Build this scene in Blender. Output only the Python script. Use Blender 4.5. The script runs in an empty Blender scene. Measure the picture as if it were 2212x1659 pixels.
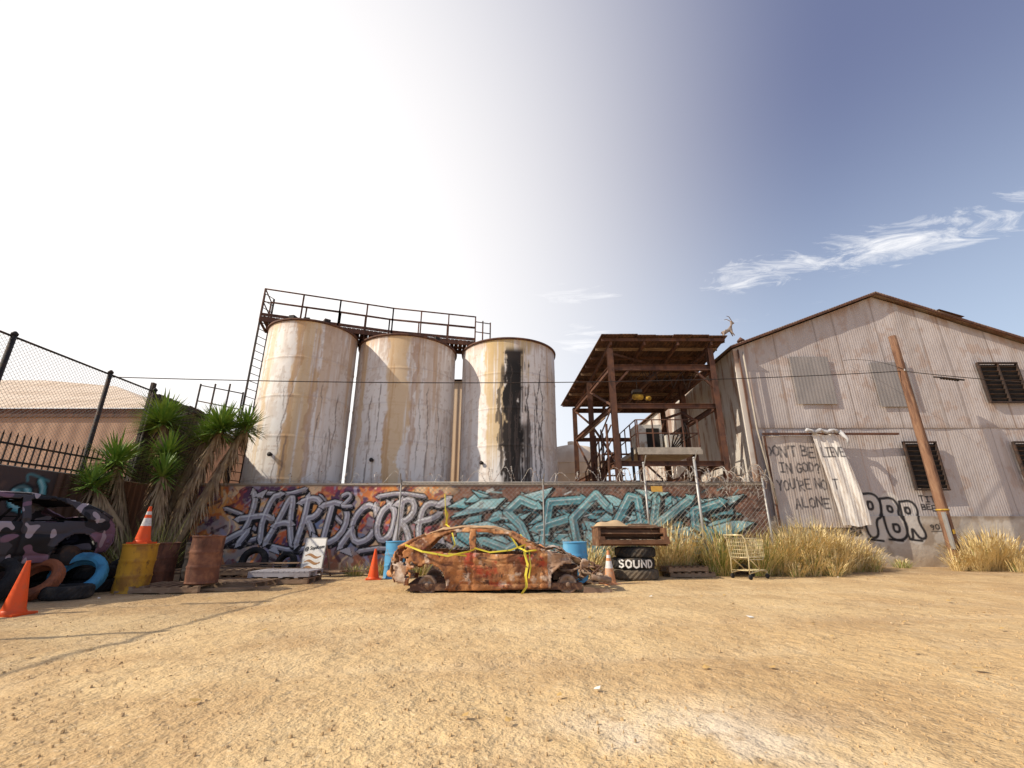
import bpy, math, random
import numpy as np
from mathutils import Vector, Matrix, Euler
R=random.Random(7)
sc=bpy.context.scene
sc.view_settings.view_transform='Standard'
try: sc.view_settings.look='None'
except Exception: pass
sc.view_settings.exposure=0
rad=math.radians

# ---------------------------------------------------------------- noise
def _h(ix,iy,s):
    v=np.sin(ix*127.1+iy*311.7+s*74.7)*43758.5453
    return v-np.floor(v)
def vn(x,y,s=0):
    ix=np.floor(x);iy=np.floor(y);fx=x-ix;fy=y-iy
    fx=fx*fx*(3-2*fx);fy=fy*fy*(3-2*fy)
    a=_h(ix,iy,s);b=_h(ix+1,iy,s);c=_h(ix,iy+1,s);d=_h(ix+1,iy+1,s)
    return (a*(1-fx)+b*fx)*(1-fy)+(c*(1-fx)+d*fx)*fy
def fbm(x,y,o=4,s=0):
    t=0;a=.5;n=0
    for i in range(o):
        t=t+a*vn(x*2**i,y*2**i,s+i*13);n+=a;a*=.55
    return t/n
def ss(a,b,x):
    t=np.clip((x-a)/(b-a),0,1);return t*t*(3-2*t)

# ---------------------------------------------------------------- materials
def M(name,base,rough=.85,metal=0,layers=(),bump=(),attr=False):
    m=bpy.data.materials.new(name);m.use_nodes=True
    nt=m.node_tree;N=nt.nodes;L=nt.links
    b=N['Principled BSDF'];b.inputs['Roughness'].default_value=rough;b.inputs['Metallic'].default_value=metal
    b.inputs['Specular IOR Level'].default_value=.25
    tc=N.new('ShaderNodeTexCoord').outputs['Object']
    if attr:
        a=N.new('ShaderNodeAttribute');a.attribute_name='Col';cur=a.outputs['Color']
    else:
        a=N.new('ShaderNodeRGB');a.outputs[0].default_value=(*base,1);cur=a.outputs[0]
    for i,l in enumerate(layers):
        col,scl,lo,hi,am=l[:5];det=l[5] if len(l)>5 else 5
        mp=N.new('ShaderNodeMapping');mp.inputs['Scale'].default_value=scl;mp.inputs['Location'].default_value=(i*7.3,i*3.1,i*5.7)
        L.new(tc,mp.inputs['Vector'])
        n=N.new('ShaderNodeTexNoise');n.inputs['Scale'].default_value=1;n.inputs['Detail'].default_value=det;n.inputs['Roughness'].default_value=.62
        L.new(mp.outputs[0],n.inputs['Vector'])
        r=N.new('ShaderNodeMapRange');r.inputs['From Min'].default_value=lo;r.inputs['From Max'].default_value=hi;r.inputs['To Max'].default_value=am
        L.new(n.outputs['Fac'],r.inputs['Value'])
        x=N.new('ShaderNodeMix');x.data_type='RGBA'
        x.inputs[7].default_value=(*col,1)
        L.new(r.outputs[0],x.inputs[0]);L.new(cur,x.inputs[6]);cur=x.outputs[2]
    L.new(cur,b.inputs['Base Color'])
    prev=None
    for kind,scl,st,dist in bump:
        mp=N.new('ShaderNodeMapping');mp.inputs['Scale'].default_value=scl;L.new(tc,mp.inputs['Vector'])
        if kind=='noise':
            n=N.new('ShaderNodeTexNoise');n.inputs['Scale'].default_value=1;n.inputs['Detail'].default_value=6;o=n.outputs['Fac']
            L.new(mp.outputs[0],n.inputs['Vector'])
        else:
            sp=N.new('ShaderNodeSeparateXYZ');L.new(mp.outputs[0],sp.inputs[0])
            ad=N.new('ShaderNodeMath');ad.operation='ADD';L.new(sp.outputs[0],ad.inputs[0]);L.new(sp.outputs[1],ad.inputs[1])
            ad2=N.new('ShaderNodeMath');ad2.operation='ADD';L.new(ad.outputs[0],ad2.inputs[0]);L.new(sp.outputs[2],ad2.inputs[1])
            n=N.new('ShaderNodeMath');n.operation='SINE';L.new(ad2.outputs[0],n.inputs[0]);o=n.outputs[0]
        bp=N.new('ShaderNodeBump');bp.inputs['Strength'].default_value=st;bp.inputs['Distance'].default_value=dist
        L.new(o,bp.inputs['Height'])
        if prev: L.new(prev,bp.inputs['Normal'])
        prev=bp.outputs[0]
    if prev: L.new(prev,b.inputs['Normal'])
    return m

RUST=(.20,.09,.05)
m_steel=M('rusty_steel',(.11,.055,.04),.8,.1,[(RUST,(3,3,3),.45,.62,.6),((.05,.03,.025),(6,6,2),.5,.65,.8)])
m_dark=M('dark_metal',(.035,.03,.03),.7,.2,[((.09,.05,.03),(5,5,5),.5,.65,.8)])
m_galv=M('galvanised',(.42,.41,.4),.5,.5,[((.25,.18,.12),(9,9,4),.5,.7,.6)])
m_wire=M('fence_wire',(.30,.28,.26),.6,.4)
m_razor=M('razor_wire',(.5,.46,.42),.5,.4,[((.3,.16,.08),(4,4,4),.5,.6,.9)])
m_black=M('black_rubber',(.022,.021,.022),.85,0,[((.09,.075,.06),(5,5,5),.5,.7,.7)],[('noise',(40,40,40),.3,.01)])
m_conc=M('concrete',(.42,.37,.31),.95,0,[((.25,.2,.16),(1,1,.6),.45,.65,.7),((.55,.48,.4),(5,5,5),.5,.7,.6)],[('noise',(12,12,12),.4,.02)])
m_wood=M('old_wood',(.3,.2,.13),.9,0,[((.14,.09,.06),(2,2,14),.4,.65,.8),((.45,.34,.24),(9,9,9),.55,.7,.5)])
m_void=M('dark_interior',(.02,.017,.016),.95)

# ---------------------------------------------------------------- mesh builder
class MB:
    def __init__(s): s.V=[];s.F=[];s.MI=[];s.S=[];s.mats=[]
    def mi(s,m):
        if m not in s.mats: s.mats.append(m)
        return s.mats.index(m)
    def add(s,v,f,m,smooth=False):
        o=len(s.V);s.V.extend([tuple(p) for p in v]);k=s.mi(m)
        for q in f: s.F.append([i+o for i in q]);s.MI.append(k);s.S.append(smooth)
    def bx(s,x0,x1,y0,y1,z0,z1,m,T=None):
        v=[(x,y,z) for x in(x0,x1) for y in(y0,y1) for z in(z0,z1)]
        if T is not None: v=[T@Vector(p) for p in v]
        s.add(v,[(0,1,3,2),(4,6,7,5),(0,4,5,1),(2,3,7,6),(0,2,6,4),(1,5,7,3)],m)
    def beam(s,p,q,w,h,m,up=(0,0,1)):
        p=Vector(p);q=Vector(q);d=q-p;l=d.length
        if l<1e-6:return
        d.normalize();u=Vector(up)
        if abs(d.dot(u))>.95:u=Vector((0,1,0))
        a=d.cross(u).normalized();b=a.cross(d)
        v=[]
        for e in(p,q):
            for i,j in((-1,-1),(1,-1),(1,1),(-1,1)): v.append(e+a*i*w/2+b*j*h/2)
        s.add(v,[(0,1,2,3),(7,6,5,4),(0,4,5,1),(1,5,6,2),(2,6,7,3),(3,7,4,0)],m)
    def ibeam(s,p,q,w,h,m,up=(0,1,0)):
        p=Vector(p);q=Vector(q);d=(q-p).normalized();u=Vector(up)
        if abs(d.dot(u))>.95:u=Vector((1,0,0))
        a=d.cross(u).normalized();b=a.cross(d);t=.02
        s.beam(p+b*(h/2-t/2),q+b*(h/2-t/2),w,t,m,b);s.beam(p-b*(h/2-t/2),q-b*(h/2-t/2),w,t,m,b)
        s.beam(p,q,t,h-2*t-.002,m,b)
    def tube(s,pts,r,m,n=6,closed=False,smooth=True):
        pts=[Vector(p) for p in pts];N=len(pts);v=[];f=[]
        rs=r if isinstance(r,(list,tuple)) else [r]*N
        pa=None
        for i,p in enumerate(pts):
            if closed:d=pts[(i+1)%N]-pts[i-1]
            else:d=pts[min(i+1,N-1)]-pts[max(i-1,0)]
            d.normalize()
            if pa is None:
                u=Vector((0,0,1)) if abs(d.z)<.9 else Vector((1,0,0))
                a=d.cross(u).normalized()
            else:
                a=pa-d*pa.dot(d)
                if a.length<1e-4:a=d.orthogonal()
                a.normalize()
            pa=a;b=d.cross(a)
            for k in range(n):
                t=2*math.pi*k/n;v.append(p+(a*math.cos(t)+b*math.sin(t))*rs[i])
        for i in range(N if closed else N-1):
            j=(i+1)%N
            for k in range(n):
                k2=(k+1)%n;f.append((i*n+k,i*n+k2,j*n+k2,j*n+k))
        if not closed: f.append(tuple(range(n))[::-1]);f.append(tuple((N-1)*n+k for k in range(n)))
        s.add(v,f,m,smooth and n>4)
    def cyl(s,p,q,r0,r1,m,n=16): s.tube([p,q],[r0,r1],m,n)
    def lathe(s,prof,m,n=32,T=None,smooth=True,caps=True,fn=None):
        T=T or Matrix();v=[];f=[]
        for j,(r,z) in enumerate(prof):
            for k in range(n):
                t=2*math.pi*k/n;rr=r
                if fn: rr=fn(j,k,r)
                v.append(T@Vector((rr*math.cos(t),rr*math.sin(t),z)))
        for j in range(len(prof)-1):
            for k in range(n):
                k2=(k+1)%n;f.append((j*n+k,j*n+k2,(j+1)*n+k2,(j+1)*n+k))
        if caps:
            f.append(tuple(range(n))[::-1]);f.append(tuple((len(prof)-1)*n+k for k in range(n)))
        s.add(v,f,m,smooth)
    def obj(s,name,parent=None,loc=None):
        me=bpy.data.meshes.new(name);me.from_pydata(s.V,[],s.F)
        for m in s.mats: me.materials.append(m)
        me.polygons.foreach_set('material_index',s.MI);me.polygons.foreach_set('use_smooth',s.S)
        me.update();o=bpy.data.objects.new(name,me);sc.collection.objects.link(o)
        if parent:o.parent=parent
        return o
def empty(name):
    e=bpy.data.objects.new(name,None);sc.collection.objects.link(e);return e
def TR(x,y,z,rz=0,rx=0,ry=0,s=1):
    return Matrix.Translation((x,y,z))@Euler((rx,ry,rz)).to_matrix().to_4x4()@Matrix.Scale(s,4)

def gridmesh(name,P,C,mat,parent=None,smooth=True,mask=None,closeu=False):
    nv,nu=P.shape[:2]
    idx=np.arange(nv*nu).reshape(nv,nu)
    if closeu: idx=np.concatenate([idx,idx[:,:1]],1)
    a=idx[:-1,:-1];b=idx[:-1,1:];c=idx[1:,1:];d=idx[1:,:-1]
    q=np.stack([a,b,c,d],-1).reshape(-1,4)
    if mask is not None: q=q[mask.reshape(-1)]
    me=bpy.data.meshes.new(name)
    me.vertices.add(nv*nu);me.vertices.foreach_set('co',P.reshape(-1).astype(np.float32))
    me.loops.add(q.size);me.loops.foreach_set('vertex_index',q.reshape(-1).astype(np.int32))
    me.polygons.add(len(q));me.polygons.foreach_set('loop_start',np.arange(0,q.size,4,dtype=np.int32))
    me.polygons.foreach_set('use_smooth',np.full(len(q),smooth))
    me.update(calc_edges=True)
    if C is not None:
        at=me.color_attributes.new('Col','FLOAT_COLOR','POINT')
        col=np.ones((nv*nu,4),np.float32);col[:,:3]=C.reshape(-1,3);at.data.foreach_set('color',col.reshape(-1))
    me.materials.append(mat);me.validate()
    o=bpy.data.objects.new(name,me);sc.collection.objects.link(o)
    if parent:o.parent=parent
    return o

# ---------------------------------------------------------------- painter
class Paint:
    def __init__(s,x0,x1,z0,z1,st):
        s.nu=int((x1-x0)/st)+1;s.nv=int((z1-z0)/st)+1
        s.x=np.linspace(x0,x1,s.nu);s.z=np.linspace(z0,z1,s.nv);s.X,s.Z=np.meshgrid(s.x,s.z)
        s.C=np.zeros((s.nv,s.nu,3));s.st=st
    def put(s,sl,mask,col):
        c=np.array(col);s.C[sl]=s.C[sl]*(1-mask[...,None])+c*mask[...,None]
    def stroke(s,pts,w,col,al=1.0,soft=None,rough=0):
        soft=soft or s.st
        P=np.array(pts,float);lo=P.min(0)-w-soft-rough;hi=P.max(0)+w+soft+rough
        i0,i1=np.searchsorted(s.x,[lo[0],hi[0]]);j0,j1=np.searchsorted(s.z,[lo[1],hi[1]])
        if i1<=i0 or j1<=j0:return
        sl=(slice(j0,j1),slice(i0,i1));X=s.X[sl];Z=s.Z[sl];D=np.full(X.shape,9.)
        for a,b in zip(P[:-1],P[1:]):
            d=b-a;t=np.clip(((X-a[0])*d[0]+(Z-a[1])*d[1])/(d@d+1e-9),0,1)
            D=np.minimum(D,np.hypot(X-a[0]-t*d[0],Z-a[1]-t*d[1]))
        m=np.clip((w-D)/soft+.5,0,1)*al
        if rough: m=m*(.6+.4*ss(.35,.5,fbm(X*9,Z*9,3,5)))
        s.put(sl,m,col)
    def poly(s,pts,col,al=1.0):
        P=np.array(pts,float);lo=P.min(0);hi=P.max(0)
        i0,i1=np.searchsorted(s.x,[lo[0],hi[0]]);j0,j1=np.searchsorted(s.z,[lo[1],hi[1]])
        if i1<=i0 or j1<=j0:return
        sl=(slice(j0,j1),slice(i0,i1));X=s.X[sl];Z=s.Z[sl];ins=np.zeros(X.shape,bool)
        for a,b in zip(P,np.roll(P,-1,0)):
            c=((a[1]>Z)!=(b[1]>Z))&(X<(b[0]-a[0])*(Z-a[1])/(b[1]-a[1]+1e-12)+a[0]);ins^=c
        s.put(sl,ins*al,col)
def chaikin(p,n=2):
    for _ in range(n):
        q=[p[0]]
        for a,b in zip(p[:-1],p[1:]):
            q.append((a[0]*.75+b[0]*.25,a[1]*.75+b[1]*.25));q.append((a[0]*.25+b[0]*.75,a[1]*.25+b[1]*.75))
        q.append(p[-1]);p=q
    return p
SF={'A':[[(0,0),(.5,1),(1,0)],[(.2,.4),(.8,.4)]],'B':[[(0,0),(0,1),(.8,.9),(.8,.6),(0,.5),(.95,.4),(.9,.05),(0,0)]],
'D':[[(0,0),(0,1),(.7,.85),(1,.5),(.7,.1),(0,0)]],'E':[[(1,1),(0,1),(0,0),(1,0)],[(0,.5),(.8,.5)]],'G':[[(1,.85),(.5,1),(0,.6),(.1,.1),(.6,0),(1,.2),(1,.45),(.6,.45)]],
'I':[[(.5,0),(.5,1)],[(.1,1),(.9,1)],[(.1,0),(.9,0)]],'L':[[(0,1),(0,0),(.9,0)]],'N':[[(0,0),(0,1),(1,0),(1,1)]],'O':[[(.5,1),(.05,.8),(0,.3),(.4,0),(.9,.15),(1,.7),(.5,1)]],
'R':[[(0,0),(0,1),(.8,.95),(.85,.6),(0,.5),(1,0)]],'S':[[(1,.85),(.5,1),(.1,.8),(.3,.55),(.8,.45),(.95,.2),(.5,0),(0,.15)]],'T':[[(0,1),(1,1)],[(.5,1),(.5,0)]],
'U':[[(0,1),(0,.2),(.4,0),(.9,.15),(1,1)]],'V':[[(0,1),(.5,0),(1,1)]],'Y':[[(0,1),(.5,.5),(1,1)],[(.5,.5),(.45,0)]],"'":[[(.3,1.1),(.2,.8)]],'?':[[(0,.8),(.4,1),(.9,.8),(.5,.45),(.45,.3)],[(.45,.08),(.45,0)]],
'K':[[(0,0),(0,1)],[(1,1),(0,.45),(1,0)]],'C':[[(1,.85),(.5,1),(0,.6),(.1,.1),(.6,0),(1,.2)]],'P':[[(0,0),(0,1),(.9,.9),(.9,.55),(0,.45)]],'9':[[(.9,.6),(.3,.5),(.1,.8),(.5,1),(.9,.8),(.8,.3),(.5,0)]],'0':[[(.5,1),(.05,.8),(.05,.2),(.5,0),(.95,.2),(.95,.8),(.5,1)]]}
def write(P,txt,x,z,w,h,th,col,al=1,rough=0,jit=.03,gap=.35):
    for ch in txt:
        if ch==' ': x+=w*.8;continue
        dz=R.uniform(-jit,jit)
        for s_ in SF.get(ch,[]):
            P.stroke([(x+a*w,z+dz+b*h) for a,b in s_],th,col,al,rough=rough)
        x+=w*(1+gap) if ch!="'" else w*.5

# ================================================================= CAMERA / LIGHT / SKY
cam=bpy.data.cameras.new('Camera');co=bpy.data.objects.new('Camera',cam);sc.collection.objects.link(co);sc.camera=co
cam.sensor_width=36;cam.lens=36*968/2212;cam.clip_end=5000;cam.clip_start=.05
co.location=(0,0,1.1);co.rotation_euler=(rad(90+18.3),0,0)
SUN_EL=rad(37);az=Vector((-.96,-.30)).normalized()
sd=Vector((az.x*math.cos(SUN_EL),az.y*math.cos(SUN_EL),math.sin(SUN_EL)))
sl=bpy.data.lights.new('sun','SUN');sl.energy=5;sl.angle=rad(.5);sl.color=(1,.90,.73)
so=bpy.data.objects.new('sun',sl);sc.collection.objects.link(so);so.rotation_euler=(-sd).to_track_quat('-Z','Y').to_euler();so.location=(-20,-5,20)
w=bpy.data.worlds.new('World');sc.world=w;w.use_nodes=True
nt=w.node_tree;N=nt.nodes;L=nt.links;bg=N['Background']
sky=N.new('ShaderNodeTexSky');sky.sky_type='NISHITA';sky.sun_disc=False;sky.sun_elevation=SUN_EL
sky.sun_rotation=math.atan2(az.x,az.y)%(2*math.pi);sky.air_density=1.0;sky.dust_density=2.5;sky.ozone_density=2.5
bg.inputs['Strength'].default_value=.11
tc=N.new('ShaderNodeTexCoord').outputs['Generated']
def math_(op,a,b=None,c=None,clamp=False):
    n=N.new('ShaderNodeMath');n.operation=op;n.use_clamp=clamp
    for i,v in enumerate((a,b,c)):
        if v is None: continue
        if isinstance(v,(int,float)): n.inputs[i].default_value=v
        else: L.new(v,n.inputs[i])
    return n.outputs[0]
def vdot(v,d):
    n=N.new('ShaderNodeVectorMath');n.operation='DOT_PRODUCT';L.new(v,n.inputs[0]);n.inputs[1].default_value=d;return n.outputs['Value']
def rng(v,a,b,c=0,d=1,smooth=True):
    n=N.new('ShaderNodeMapRange');n.interpolation_type='SMOOTHSTEP' if smooth else 'LINEAR'
    L.new(v,n.inputs['Value'])
    for k,x in zip(('From Min','From Max','To Min','To Max'),(a,b,c,d)): n.inputs[k].default_value=x
    return n.outputs[0]
def mixc(f,a,col):
    n=N.new('ShaderNodeMix');n.data_type='RGBA'
    if isinstance(f,(int,float)): n.inputs[0].default_value=f
    else: L.new(f,n.inputs[0])
    L.new(a,n.inputs[6]);n.inputs[7].default_value=(*col,1);return n.outputs[2]
cur=sky.outputs[0]
cur=mixc(.45,cur,(2.6,2.75,4.7))
sp=N.new('ShaderNodeSeparateXYZ');L.new(tc,sp.inputs[0])
hh=rng(sp.outputs[2],-.05,.74,.97,0);cur=mixc(hh,cur,(6.2,7.6,9.2))
g=Vector((-.80,.75,.40)).normalized()
hz=rng(vdot(tc,g),.20,1.0,0,1.0);cur=mixc(hz,cur,(10.6,10.3,10.1))
iz=math_('MAXIMUM',sp.outputs[2],.05)
px=math_('DIVIDE',sp.outputs[0],iz);py=math_('DIVIDE',sp.outputs[1],iz)
cb=N.new('ShaderNodeCombineXYZ');L.new(px,cb.inputs[0]);L.new(py,cb.inputs[1])
mp=N.new('ShaderNodeMapping');mp.inputs['Rotation'].default_value=(0,0,rad(28));mp.inputs['Scale'].default_value=(2.2,5.2,1);L.new(cb.outputs[0],mp.inputs[0])
nz=N.new('ShaderNodeTexNoise');nz.inputs['Scale'].default_value=1.7;nz.inputs['Detail'].default_value=13;nz.inputs['Roughness'].default_value=.70;nz.inputs['Distortion'].default_value=1.0
L.new(mp.outputs[0],nz.inputs[0])
def blob(cx,cy,rx,ry,rot,amt):
    c,s_=math.cos(rot),math.sin(rot)
    dx=math_('SUBTRACT',px,cx);dy=math_('SUBTRACT',py,cy)
    u=math_('ADD',math_('MULTIPLY',dx,c/rx),math_('MULTIPLY',dy,s_/rx));v=math_('ADD',math_('MULTIPLY',dx,-s_/ry),math_('MULTIPLY',dy,c/ry))
    r2=math_('ADD',math_('MULTIPLY',u,u),math_('MULTIPLY',v,v))
    return math_('MULTIPLY',math_('SUBTRACT',1,r2,clamp=True),amt,clamp=True)
bl=blob(1.33,1.44,.85,.25,rad(-22),1.0)
for a in [(1.0,1.62,.35,.2,rad(-15),1.0),(.375,2.30,.22,.36,0,1.0),(.27,1.75,.34,.14,0,.85),(1.75,1.05,.6,.2,rad(-34),.75),(1.15,1.95,.5,.15,rad(-20),.5),(.9,2.5,.5,.3,0,.5),(.75,1.1,.25,.08,.3,.4)]:
    bl=math_('MAXIMUM',bl,blob(*a))
th=math_('SUBTRACT',.74,math_('MULTIPLY',bl,.35))
cl=math_('MULTIPLY',math_('MULTIPLY',math_('SUBTRACT',nz.outputs['Fac'],th,clamp=True),3.6,clamp=True),math_('MULTIPLY',bl,1.6,clamp=True))
cur=mixc(cl,cur,(9.4,9.4,9.6))
L.new(cur,bg.inputs['Color'])

# ================================================================= GROUND
def lay(C,m,col): return C*(1-m[...,None])+np.array(col)*m[...,None]
m_ground=M('dusty_ground',(1,1,1),.97,0,[((.42,.265,.13),(.7,.7,.7),.45,.66,.6),((.72,.54,.31),(1.6,.8,1.6),.5,.7,.5),((.33,.21,.11),(8,8,8),.55,.70,.6),((.74,.60,.40),(24,24,24),.56,.7,.55),((.20,.125,.07),(60,60,60),.58,.70,.7),((.22,.14,.08),(19,19,19),.64,.70,.7)],
 [('noise',(1.5,1.5,1.5),.4,.2),('noise',(9,9,9),.7,.06),('noise',(45,45,45),.8,.02)],attr=True)
xs=np.concatenate([[-2000,-400,-100,-40],np.arange(-22,24,.1),[45,100,400,2000]])
ys=np.concatenate([[-2000,-300,-40,-8],np.arange(-2,20,.1),[30,60,120,400,2500]])
X,Y=np.meshgrid(xs,ys)
near=ss(19,15,Y)*ss(-4,0,Y)*ss(-24,-18,X)*ss(24,20,X)
Z=((fbm(X*.8,Y*.8,4,3)-.5)*.05+(fbm(X*4,Y*4,3,9)-.5)*.03)*near
C=np.ones(X.shape+(3,))*np.array([.60,.41,.205])
C=lay(C,ss(.42,.62,fbm(X*.3,Y*.5,4,8))*.6,(.66,.48,.26));C=lay(C,ss(.5,.66,fbm(X*.5+3,Y*.9,4,28))*.5,(.46,.29,.14))
for yc in (5.3,7.9):
    for off in(-.75,.75):
        yy=yc+off+.6*np.sin(X*.18)+X*.05;tr=np.exp(-((Y-yy)/.16)**2)*near*(vn(X*1.2,Y*1.2,4)>.35);Z-=.02*tr;C=lay(C,tr*.25,(.68,.53,.34))
C=lay(C,np.exp(-((X-1.1)/.75)**2-((Y-3.05)/.45)**2)*ss(.35,.6,fbm(X*3,Y*3,4,55))*.75,(.82,.74,.62))
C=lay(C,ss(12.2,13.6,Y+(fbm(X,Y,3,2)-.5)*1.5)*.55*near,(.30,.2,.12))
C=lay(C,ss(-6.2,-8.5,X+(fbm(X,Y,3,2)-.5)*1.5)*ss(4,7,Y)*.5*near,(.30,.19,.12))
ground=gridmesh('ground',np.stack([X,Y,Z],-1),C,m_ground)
m_peb=M('gravel_stone',(.52,.36,.19),.95,0,[((.64,.49,.31),(3,3,3),.5,.6,.8),((.36,.24,.13),(4.3,4.3,4.3),.5,.6,.8)])
g=MB()
for i in range(6500):
    y=1.2+12.5*R.random()**1.35;x=R.uniform(-1.25,1.25)*(y+1)
    s_=R.choice([.004,.005,.006,.008,.011])*R.uniform(.7,1.2)*(1 if y>4 else .5+.125*y)
    if i%90==0: s_*=1.7
    if x<-10:continue
    a=R.uniform(0,3);v=[];t2=[]
    for k in range(5):
        t=a+k*1.257;rr=s_*R.uniform(.7,1.2);v.append((x+rr*math.cos(t),y+rr*math.sin(t),-.006));t2.append((x+rr*.7*math.cos(t+.2),y+rr*.7*math.sin(t+.2),s_*R.uniform(.3,.6)+.005))
    g.add(v+t2,[(k,(k+1)%5,5+(k+1)%5,5+k) for k in range(5)]+[(5,6,7,8,9)],m_peb)
g.obj('gravel')
m_paper=M('paper_litter',(.75,.72,.66),.9);m_leaf=M('dry_leaf',(.5,.32,.12),.9)
g=MB()
for i in range(90):
    y=R.uniform(3,13);x=R.uniform(-1,1.1)*y*.95
    if i<1:x,y=3.2,6.7
    if i==1:x,y=3.9,4.3
    l=R.uniform(.02,.04) if i>1 else .055;a=R.uniform(0,6);c,s_=math.cos(a)*l,math.sin(a)*l
    g.add([(x-c,y-s_,.02),(x+s_,y-c,.025),(x+c,y+s_,.035),(x-s_*.8,y+c,.02)],[(0,1,2),(0,2,3)],m_paper if i==0 or i%11==0 else m_leaf)
g.obj('ground_litter')

# ================================================================= GRAFFITI WALL
WX1=7.4
P=Paint(-9.2,WX1,0,2.42,.02)
X,Z=P.X,P.Z
n1=fbm(X*.9,Z*1.2,4,1);n2=fbm(X*1.7,Z*1.7,4,20);n4=fbm(X*2.2+5,Z*2.2,4,60)
fire=np.array([.62,.20,.07])[None,None]*np.ones(X.shape+(1,))
fire=lay(fire,ss(.5,.58,n2),(.85,.38,.12));fire=lay(fire,ss(.56,.62,n1),(.48,.10,.12));fire=lay(fire,ss(.58,.62,n4),(.88,.6,.36))
fire=lay(fire,ss(.38,.33,n4),(.14,.07,.13));fire=lay(fire,ss(.4,.36,n2)*.8,(.45,.38,.42));fire=lay(fire,ss(.33,.30,n1),(.2,.25,.4))
brick=np.array([.22,.11,.08])*np.ones(X.shape+(1,));brick=lay(brick,ss(.5,.6,n2),(.32,.16,.11));brick=lay(brick,ss(.55,.65,n4)*.8,(.1,.06,.05))
br=ss(-2.2,-1.4,X+(n2-.5)*1.2);C=fire*(1-br[...,None])+brick*br[...,None]
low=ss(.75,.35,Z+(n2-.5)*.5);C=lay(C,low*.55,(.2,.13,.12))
C=lay(C,low*ss(.52,.56,n4)*(X<-1.5),(.5,.4,.36));C=lay(C,low*ss(.57,.6,n2)*(X<-1.5),(.12,.3,.38))
P.C=C
for i in range(190):
    x=R.uniform(-9,-1.8);z=R.uniform(.1,2.4);a=R.uniform(.3,2.6);l=R.uniform(.15,.6);k=R.uniform(-.3,.3)
    P.stroke(chaikin([(x,z),(x+math.cos(a)*l*.5+k*.4,z+math.sin(a)*l*.5),(x+math.cos(a)*l-k*.3,z+math.sin(a)*l)]),R.uniform(.015,.06),R.choice([(.85,.45,.16),(.65,.14,.06),(.9,.66,.42),(.28,.08,.1),(.4,.36,.5),(.1,.05,.06),(.8,.28,.08)]),.85)
BLK=(.02,.018,.02)
def letter(strokes,x,z,w,h,th,fill,hi,sh,skew=.12,ex=(.07,-.07)):
    S=[]
    for st in strokes: S.append([(x+a*w+b*skew*h,z+b*h) for a,b in st])
    for s_ in S:
        for k in range(4): P.stroke([(a+ex[0]*k/3,b+ex[1]*k/3) for a,b in s_],th+.035,BLK)
    for s_ in S: P.stroke([(a+ex[0]*.55,b+ex[1]*.55) for a,b in s_],th*.75,sh)
    for s_ in S: P.stroke(s_,th+.03,BLK)
    for s_ in S:
        P.stroke(s_,th,fill)
        for e_,f_ in((s_[0],s_[1]),(s_[-1],s_[-2])):
            d=np.array(e_)-np.array(f_);l=np.linalg.norm(d)+1e-6;d=d/l;n=np.array((-d[1],d[0]));e_=np.array(e_)
            P.poly([e_+n*th*2.0,e_-n*th*1.3,e_+d*th*2.8],BLK);P.poly([e_+n*th*1.55,e_-n*th*.95,e_+d*th*2.2],fill)
    for s_ in S: P.stroke([(a+.02,b-.025) for a,b in s_],th*.4,sh,.6)
    for s_ in S: P.stroke([(a-.025,b+.03) for a,b in s_],.012,hi,.9)
SIL=(.60,.57,.60);HI=(.92,.92,.94);SHD=(.30,.27,.34)
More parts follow.
